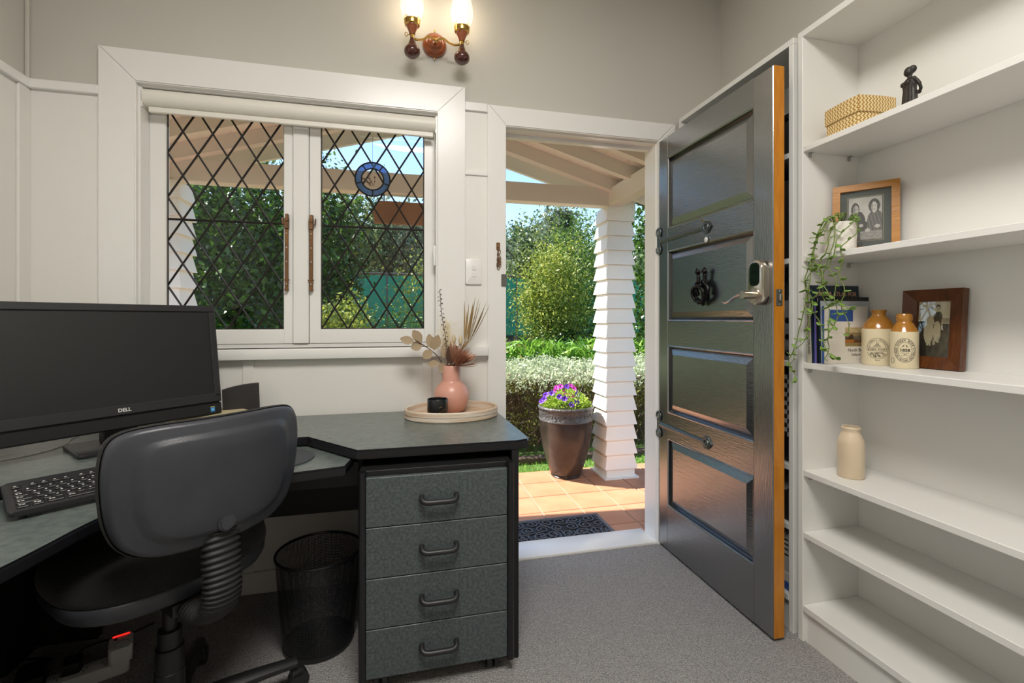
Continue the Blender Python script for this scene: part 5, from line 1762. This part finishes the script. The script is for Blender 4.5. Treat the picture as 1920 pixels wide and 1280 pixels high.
# posts clad in weatherboards
def post(cx, cy, label):
    p = thing('porch_post', label, 'post', (cx, cy, PZ), group='weatherboard porch posts')
    z0, z1 = PZ + .0, 1.95
    n = 18
    box('post_base', cx - .135, cx + .135, cy - .135, cy + .135, PZ, PZ + .012, 'porch_paint', p)
    hh = (z1 - .012 - z0 - .06) / n
    bm = bmesh.new()
    bm_box(bm, cx - .112, cx + .112, cy - .112, cy + .112, PZ + .012, PZ + .075)
    put('plinth', bm, 'porch_paint', p)
    for k in range(n):
        t = k / (n - 1)
        za = z0 + .072 + hh * k; zb = za + hh + .004
        hb = .128 - .014 * t; ht_ = hb - .022
        bm = bmesh.new()
        A = [bm.verts.new((cx + sx * hb, cy + sy * hb, za)) for sx, sy in ((-1, -1), (1, -1), (1, 1), (-1, 1))]
        B = [bm.verts.new((cx + sx * ht_, cy + sy * ht_, zb)) for sx, sy in ((-1, -1), (1, -1), (1, 1), (-1, 1))]
        bm.faces.new(list(reversed(A))); bm.faces.new(B)
        for i in range(4): bm.faces.new((A[i], A[(i + 1) % 4], B[(i + 1) % 4], B[i]))
        put('weatherboard', bm, 'porch_paint', p)
    return p
post(1.583, 3.283, 'white weatherboard porch post behind the glazed flower pot')
post(-1.378, 3.283, 'white weatherboard porch post seen through the left window')
RXC = .09
box('porch_beam', -1.50, 1.70, 3.20, 3.29, 1.952, 2.086, 'porch_paint', bevel=.003, label='white beam across the front of the porch', cat='beam')
box('porch_beam', 1.50, 1.60, YO, 3.20, 1.952, 2.080, 'porch_paint', bevel=.003, label='white side beam from house to the right porch post', cat='beam')
box('porch_beam', -1.43, -1.33, YO, 3.20, 1.952, 2.080, 'porch_paint', bevel=.003, label='white side beam from house to the left porch post', cat='beam')
rf = struct('porch_roof', (RXC, 2.8, 2.1))
SL = .284
def slope_box(name, y0, y1, lo_off, hi_off, m, side, xa=0.0, xb=1.75):
    """board lying under the roof slope; offsets measured from the rafter underside"""
    bm = bmesh.new()
    def zz(d): return 2.457 - SL * d
    P = []
    for d in (xa, xb):
        for o in (lo_off, hi_off):
            for y in (y0, y1): P.append(bm.verts.new((RXC + side * d, y, zz(d) + o)))
    idx = [(0, 1, 3, 2), (4, 6, 7, 5), (0, 4, 5, 1), (2, 3, 7, 6), (0, 2, 6, 4), (1, 5, 7, 3)]
    for f in idx: bm.faces.new([P[i] for i in f])
    bmesh.ops.recalc_face_normals(bm, faces=bm.faces)
    return put(name, bm, m, rf)
for side in (-1, 1):
    for y in (2.28, 2.57, 2.86, 3.15): slope_box('rafter', y, y + .05, 0, .09, 'porch_paint', side, .03)
    slope_box('barge_board', 3.43, 3.46, -.005, .12, 'porch_paint', side)
    k = 0
    xx = .02
    while xx < 1.72:
        slope_box('lining_board', YO, 3.43, .0905, .104, 'porch_paint', side, xx, min(xx + .148, 1.75)); xx += .15
    slope_box('roof_sheet', YO, 3.48, .106, .13, 'fence_post', side, 0, 1.85)
box('ridge_beam', RXC - .022, RXC + .022, YO, 3.43, 2.43, 2.54, 'porch_paint', rf)
# hanging wooden sign
sg_ = thing('wooden_sign', 'brown wooden board hanging under the front porch beam', 'sign', (.09, 3.24, 1.75))
bm = bmesh.new()
bm_prism(bm, [(-.255, -.07), (.255, -.075), (.245, .0), (.262, .075), (-.23, .08), (-.262, .02)], -.016, .016, .004)
put('sign_board', bm, 'sign_wood', sg_, T(.09, 3.245, 1.827) @ RX(PI / 2))
for x in (-.10, .28): tube('sign_hanger', [(x, 3.245, 1.89), (x, 3.245, 1.953)], .004, 'fence_post', sg_, seg=6)

# door mat
dm = thing('door_mat', 'black rubber scrollwork doormat on the porch tiles', 'doormat', (.77, 2.44, PZ))
MX0, MX1, MY0, MY1 = .385, 1.150, 2.285, 2.610
mz = PZ + .0005
bm = bmesh.new()
for (x0, x1, y0, y1) in ((MX0, MX1, MY0, MY0 + .022), (MX0, MX1, MY1 - .022, MY1), (MX0, MX0 + .022, MY0 + .022, MY1 - .022), (MX1 - .022, MX1, MY0 + .022, MY1 - .022)):
    bm_box(bm, x0, x1, y0, y1, mz, mz + .012, .003)
put('mat_border', bm, 'mat_rubber', dm)
bm = bmesh.new()
bm_box(bm, MX0 + .02, MX1 - .02, MY0 + .02, MY1 - .02, mz, mz + .0035)
put('mat_web', bm, 'cable_black', dm)
bm = bmesh.new()
rs = random.Random(3)
def spiral(cx, cy, r, a0, sgn, turns=1.6):
    n = int(16 * turns)
    pts = []
    for i in range(n + 1):
        t = i / n
        rr = r * (1 - .82 * t); a = a0 + sgn * 2 * PI * turns * t
        x, y = cx + rr * math.cos(a), cy + rr * math.sin(a)
        if MX0 + .012 < x < MX1 - .012 and MY0 + .012 < y < MY1 - .012: pts.append((x, y, mz + .007))
    if len(pts) > 3: bm_tube(bm, pts, .0042, 5, flat=(1, 1))
for i in range(9):
    for j in range(4):
        cx = MX0 + .05 + i * .084 + (.04 if j % 2 else 0); cy = MY0 + .05 + j * .075
        spiral(cx, cy, rs.uniform(.036, .046), rs.uniform(0, 6.28), rs.choice((1, -1)))
for i in range(4):
    cx = MX0 + .1 + i * .19
    for k in range(9):
        a = math.radians(20 + k * 17.5)
        pts = [(cx + t * .16 * math.cos(a), MY0 + .02 + t * .16 * math.sin(a) * (1.2 - .3 * t), mz + .007) for t in np.linspace(.12, 1, 7)]
        pts = [q for q in pts if MX0 + .012 < q[0] < MX1 - .012 and q[1] < MY1 - .012]
        if len(pts) > 3: bm_tube(bm, pts, .0036, 5)
put('mat_scrollwork', bm, 'mat_rubber', dm, smooth=True, kind='stuff')

# glazed pot with petunias
gx, gy = 1.215, 3.335
gp = thing('flower_pot', 'tall dark glazed flower pot with patterned rim band on the porch', 'pot', (gx, gy, PZ))
GMx = T(gx, gy, PZ)
lathe('pot_body', [(0, 0), (.108, 0), (.112, .01), (.105, .018), (.118, .03), (.150, .12), (.178, .23), (.192, .33), (.197, .40), (.1985, .42)], 'pot_glaze', gp, M=GMx, seg=56, cap=False)
bm = bmesh.new()
bm_lathe(bm, [(.1985, .42), (.202, .424), (.202, .430), (.199, .434), (.199, .500), (.2015, .503)], 72, cap=False)
rs2 = random.Random(8)
for k in range(46):
    a = 2 * PI * k / 46
    zc = .467 + rs2.uniform(-.010, .010); r_ = rs2.uniform(.008, .014)
    pts = []
    for t in np.linspace(0, 1.6 * PI, 11):
        aa = a + r_ * (1 - t / 9) * math.cos(t + k) / .2
        pts.append((.1995 * math.cos(aa), .1995 * math.sin(aa), zc + 1.4 * r_ * (1 - t / 9) * math.sin(t + k)))
    bm_tube(bm, pts, .0022, 5)
put('pot_band', bm, 'pot_band', gp, GMx, smooth=True)
lathe('pot_rim', [(.200, .503), (.207, .507), (.209, .518), (.204, .526), (.190, .526), (.186, .515), (.186, .47), (0, .468)], 'pot_band', gp, M=GMx, seg=56, cap=False)
lathe('soil', [(0, .469), (.185, .469), (.185, .49), (0, .50)], 'soil', gp, M=GMx, seg=32)
pe = thing('petunia_plant', 'bushy green petunia with purple and magenta flowers in the pot', 'flowers', (gx, gy, PZ + .49))
r = np.random.default_rng(5)
n = 2600
d = r.normal(size=(n, 3)); d /= np.linalg.norm(d, axis=1)[:, None]; d[:, 2] = np.abs(d[:, 2])
pp = d * (r.uniform(.35, 1.15, n) ** .5)[:, None] * np.array([.185, .185, .135]) + np.array([gx, gy, PZ + .50])
add('foliage', leaf_mesh('foliage', pp, .022, 'leaf_petunia', .55, 5, .5), pe, kind='stuff')
def flower_mesh(m):
    bm = bmesh.new()
    n_ = 30; c = bm.verts.new((0, 0, -.012)); r1 = []; r2 = []
    for i in range(n_):
        a = 2 * PI * i / n_
        lob = .86 + .14 * abs(math.cos(2.5 * a))
        r1.append(bm.verts.new((.008 * math.cos(a), .008 * math.sin(a), -.001)))
        r2.append(bm.verts.new((.026 * lob * math.cos(a), .026 * lob * math.sin(a), .002 + .003 * math.sin(5 * a))))
    for i in range(n_):
        j = (i + 1) % n_
        f = bm.faces.new((c, r1[i], r1[j])); f.material_index = 1
        f = bm.faces.new((r1[i], r2[i], r2[j], r1[j])); f.material_index = 0
    return mesh_of(bm, [m, 'petal_throat'], smooth='all', name='flower')
fv, fmg = flower_mesh('petal_violet'), flower_mesh('petal_magenta')
for (u, dz, yy, k) in ((-.185, .085, -.05, 0), (-.165, .11, -.02, 0), (-.19, .06, .0, 0), (-.125, .125, -.05, 0), (-.085, .105, -.10, 0), (-.07, .135, .02, 1), (-.05, .15, .06, 1), (-.04, .165, .0, 1), (-.02, .125, -.02, 1), (-.055, .095, -.13, 0), (-.015, .055, -.16, 0), (.02, .16, .03, 0), (.03, .145, .06, 0), (.055, .165, .04, 1), (.065, .15, .0, 1), (.025, .10, -.06, 1), (.06, .11, -.08, 0), (.04, .07, -.13, 0), (.085, .11, -.02, 0), (.0, .105, -.05, 1), (-.13, .10, .05, 0), (.10, .12, .05, 0)):
    x, y, z = gx + u, gy + yy, PZ + .50 + dz
    nrm = Vector((u * 2.2, yy * 2 - .35, .35)).normalized()
    q = nrm.to_track_quat('Z', 'Y').to_matrix().to_4x4()
    add('flower', fmg if k else fv, pe, T(x, y, z) @ q @ RZ(random.uniform(0, 6)) @ Matrix.Scale(.85, 4))

# ------------------------------------------------------------------ garden
box('ground', -60, 60, 3.47, 24, -.30, -.10, 'grass', **S)
bm = bmesh.new()
nx, ny = 40, 20
gv = [[None] * (nx + 1) for _ in range(ny + 1)]
for j in range(ny + 1):
    for i in range(nx + 1):
        x = -70 + 140 * i / nx; y = 24 + 60 * j / ny
        t = j / ny
        z = -.1 + 15 * t ** 1.05 * (1 - .25 * (x + 5) / 60) + 1.2 * mnoise.noise(Vector((x * .06, y * .06, 1)))
        gv[j][i] = bm.verts.new((x, y, max(z, -.1) if j else -.1))
for j in range(ny):
    for i in range(nx): bm.faces.new((gv[j][i], gv[j][i + 1], gv[j + 1][i + 1], gv[j + 1][i]))
bmesh.ops.recalc_face_normals(bm, faces=bm.faces)
hill = put('hillside', bm, 'earth', smooth='all', **S)
box('garden_bed_edge', -6, 6, 3.80, 3.90, -.12, -.055, 'bark', **S)

def trunk(par, base, top, r0, r1, m='bark', bend=.1):
    b, t = Vector(base), Vector(top)
    mid = (b + t) / 2 + Vector((random.uniform(-bend, bend), random.uniform(-bend, bend), 0))
    p = smooth_path([b, mid, t], 5)
    tube('trunk', p, [r0 + (r1 - r0) * i / (len(p) - 1) for i in range(len(p))], m, par, seg=8)

def tree(name, label, base, rad, zc, n, size, m, seed, cat='tree', group=None, clumps=34, tr=.08, aspect=.5, bark='bark', branches=4):
    t = thing(name, label, cat, base, group=group)
    c = (base[0], base[1], zc)
    trunk(t, base, (base[0], base[1], zc), tr, tr * .5, bark, rad[0] * .1)
    rr = random.Random(seed)
    for k in range(branches):
        a = rr.uniform(0, 2 * PI)
        tip = (base[0] + rad[0] * .7 * math.cos(a), base[1] + rad[1] * .7 * math.sin(a), zc + rad[2] * rr.uniform(-.3, .6))
        st = (base[0], base[1], base[2] + (zc - base[2]) * rr.uniform(.3, .8))
        p = smooth_path([st, ((st[0] + tip[0]) / 2, (st[1] + tip[1]) / 2, (st[2] + tip[2]) / 2 + .1 * rad[2]), tip], 4)
        tube('branch', p, [tr * .5 * (1 - .7 * i / len(p)) for i in range(len(p))], bark, t, seg=6)
    me = leaf_mesh('foliage', crown_points(c, rad, n, clumps, seed), size, m, aspect, seed)
    add('foliage', me, t, kind='stuff')
    return t
GZ = -.1
# left window: dense dark tree
tree('camellia_tree', 'dense dark glossy tree seen through the left window', (-2.30, 7.4, GZ), (1.35, 1.1, 2.1), 1.75, 17000, .095, 'leaf_dark', 11, clumps=60)
tree('camellia_tree', 'tall dark evergreen behind the left window, further left', (-4.2, 8.6, GZ), (1.6, 1.2, 2.6), 2.4, 9000, .12, 'leaf_dark', 12, clumps=50)
tree('camellia_tree', 'mid green broadleaf tree at the left of the right window', (-1.5, 9.2, GZ), (.80, .8, 2.0), 2.2, 9000, .10, 'leaf_dark', 13, clumps=46)
tree('garden_shrub', 'low yellow-green shrub at the bottom of the right window', (-.68, 5.9, GZ), (.42, .4, .52), .86, 2600, .06, 'leaf_yellow', 14, cat='shrub', clumps=22, tr=.03)
tree('garden_shrub', 'sparse twiggy yellowish shrub right in the right window', (.62, 8.4, GZ), (.70, .6, 1.2), 1.35, 5200, .055, 'leaf_yellow', 15, cat='shrub', clumps=30, tr=.05, branches=9)
tree('garden_shrub', 'open green shrub in front of the court fence', (-.2, 7.6, GZ), (.75, .5, .75), .62, 3000, .05, 'leaf_mid', 16, cat='shrub', clumps=26, tr=.04, branches=9)
# doorway
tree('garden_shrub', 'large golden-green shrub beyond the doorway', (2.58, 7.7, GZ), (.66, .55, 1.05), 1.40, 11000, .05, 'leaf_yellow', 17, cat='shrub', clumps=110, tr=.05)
tree('garden_shrub', 'tall green tree behind the golden shrub in the doorway', (3.42, 8.7, GZ), (.70, .65, 1.65), 1.75, 11000, .06, 'leaf_mid', 18, cat='tree', clumps=110, tr=.06)
tree('garden_shrub', 'dark green foliage right of the porch post', (4.1, 6.4, GZ), (.9, .8, 2.0), 1.5, 9000, .08, 'leaf_dark', 19, cat='tree', clumps=50, tr=.06)
tree('garden_shrub', 'dark low shrub below the golden bush', (3.0, 7.3, GZ), (.7, .5, .55), .55, 4000, .06, 'leaf_dark', 20, cat='shrub', clumps=26, tr=.03)
bs = [o for o in COL.objects if o.get('label', '').startswith('large golden-green')][0]
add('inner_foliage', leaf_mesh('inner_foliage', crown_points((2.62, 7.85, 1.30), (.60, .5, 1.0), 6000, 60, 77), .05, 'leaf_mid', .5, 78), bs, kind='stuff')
# strap-leaved border plants behind the hedge
ORD = ['leftmost', 'second from the left', 'third from the left', 'fourth from the left', 'fifth from the left', 'rightmost']
for k in range(6):
    x = 1.3 + k * .42 + random.uniform(-.06, .06); y = 6.05 + random.uniform(-.2, .2)
    lp = thing('border_plant', 'clump of bright strap leaves behind the hedge, ' + ORD[k] + ' of the row', 'plant', (x, y, GZ), group='strap leaf border plants behind the hedge')
    rr = np.random.default_rng(40 + k)
    n = 420
    a = rr.uniform(0, 2 * PI, n); q = rr.uniform(.05, .36, n)
    pts = np.stack([x + q * np.cos(a), y + q * np.sin(a), GZ + .35 + rr.uniform(.0, .62, n) * (1 - .6 * q)], axis=1)
    dirs = np.stack([np.cos(a) * .7, np.sin(a) * .7, rr.uniform(.1, 1.0, n)], axis=1)
    add('foliage', leaf_mesh('foliage', pts, .20, 'leaf_bright', .14, 60 + k, dirs=dirs), lp, kind='stuff')
    tube('stem', [(x, y, GZ), (x, y, GZ + .5)], .03, 'vine', lp, seg=6)
# clipped hedge
hg = thing('clipped_hedge', 'clipped silvery hedge with brown twiggy sides beyond the porch', 'hedge', (.5, 4.8, GZ))
r = np.random.default_rng(21)
HX0, HX1, HY0, HY1, HT = -3.2, 4.6, 4.02, 5.45, .60
n = 34000
x = r.uniform(HX0, HX1, n); y = r.uniform(HY0 - .03, HY1, n)
z = HT + .035 * np.sin(x * 5) * np.sin(y * 4) + r.normal(size=n) * .035 - .07 * np.exp(-(y - HY0) / .08)
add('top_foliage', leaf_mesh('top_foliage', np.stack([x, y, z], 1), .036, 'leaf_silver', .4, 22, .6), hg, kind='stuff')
n = 15000
x = r.uniform(HX0, HX1, n); z = GZ + .06 + (HT - GZ - .1) * r.uniform(0, 1, n) ** .6; y = HY0 + np.abs(r.normal(size=n)) * .10 + .06 * np.sin(x * 9 + z * 7)
keep = mk = (np.sin(x * 11) * np.sin(z * 13 + x * 3) > -.45)
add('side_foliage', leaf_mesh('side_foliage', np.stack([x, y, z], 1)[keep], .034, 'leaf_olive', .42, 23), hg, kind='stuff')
n = 9000
x = r.uniform(HX0, HX1, n); z = r.uniform(GZ, HT - .04, n); y = HY0 + .05 + np.abs(r.normal(size=n)) * .14
dirs = np.stack([r.normal(size=n) * .5, r.normal(size=n) * .2 - .2, np.ones(n)], 1)
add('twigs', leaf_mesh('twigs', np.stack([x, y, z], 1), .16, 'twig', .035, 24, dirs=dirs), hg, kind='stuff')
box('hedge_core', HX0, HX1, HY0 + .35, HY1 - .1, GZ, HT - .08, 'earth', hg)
# grass blades along the lawn strip
n = 9000
x = r.uniform(-2, 4, n); y = r.uniform(3.48, 4.0, n)
dirs = np.stack([r.normal(size=n) * .4, r.normal(size=n) * .4, np.ones(n)], 1)
add('lawn_grass', leaf_mesh('lawn_grass', np.stack([x, y, np.full(n, GZ + .012)], 1), .035, 'leaf_bright', .12, 25, dirs=dirs), None, label='short green lawn grass between porch and hedge', cat='grass', kind='stuff')

# tennis court fence with green windbreak
cf = thing('court_fence', 'green windbreak mesh fence of a tennis court behind the garden', 'fence', (1, 16, GZ))
for k in range(9):
    x = -7 + k * 2.2
    tube('fence_post', [(x, 16, GZ), (x, 16, 2.65)], .03, 'fence_post', cf, seg=8)
    if k < 8: box('windbreak_panel', x + .03, x + 2.17, 15.99, 16.01, .55, 2.55, 'court_green', cf)
tube('top_rail', [(-7, 16, 2.62), (10.6, 16, 2.62)], .025, 'fence_post', cf, seg=8)
tube('mid_rail', [(-7, 16, 1.55), (10.6, 16, 1.55)], .012, 'fence_post', cf, seg=8)
box('tennis_court', -9, 12, 11, 22, -.10, -.085, 'court_red', **S)

# trees on the hillside
def hill_z(x, y):
    t = (y - 24) / 60
    return -.1 + 15 * max(t, 0) ** 1.05 * (1 - .25 * (x + 5) / 60)
rh = random.Random(31)
P_, D_ = [], []
for row, (y, num, step) in enumerate(((27, 22, 2.4), (33, 24, 2.8), (41, 26, 3.2), (50, 28, 3.8), (60, 30, 4.4), (72, 32, 5.0))):
    for i in range(num):
        x = -num * step * .42 + i * step + rh.uniform(-.8, .8)
        yy = y + rh.uniform(-2.5, 2.5)
        if not (-.75 * yy < x < .85 * yy): continue
        gz = hill_z(x, yy)
        h = rh.uniform(1.5, 2.6) * (1 + row * .12); w_ = rh.uniform(1.3, 2.0) * (1 + row * .10)
        P_.append(crown_points((x, yy, gz + h), (w_, w_, h), 900, 16, 300 + row * 40 + i, .3))
allp = np.concatenate(P_)
pick = np.random.default_rng(9).integers(0, 3, len(P_))
hb = thing('hillside_bush', 'dense native bush covering the distant hillside', 'bush', (0, 27, 0), kind='stuff')
for q, m_ in enumerate(('leaf_dark', 'leaf_hill', 'leaf_hill_grey')):
    pts = np.concatenate([p for p, c in zip(P_, pick) if c == q])
    add('canopy', leaf_mesh('canopy', pts, .42, m_, .55, 70 + q), hb, kind='stuff')
for (lab, x, y, rad, zc, m_, bark) in (
        ('pale-trunked grey gum tree above the court fence in the right window', .1, 23.5, (1.5, 1.2, 2.6), 4.6, 'leaf_hill_grey', 'bark_pale'),
        ('dark bushy tree left above the court fence in the right window', -2.2, 22.8, (2.0, 1.4, 2.9), 4.9, 'leaf_hill', 'bark'),
        ('rounded green tree just above the court fence in the doorway', 6.6, 23.2, (1.9, 1.4, 2.2), 3.8, 'leaf_hill', 'bark'),
        ('spindly grey-topped tree on the doorway skyline', 9.3, 26.5, (1.2, 1.1, 2.2), 6.0, 'leaf_hill_grey', 'bark_pale')):
    tree('bush_tree', lab, (x, y, GZ), rad, zc, 3200, .24, m_, int(abs(x) * 10) + 400, clumps=34, tr=.12, bark=bark, branches=5)
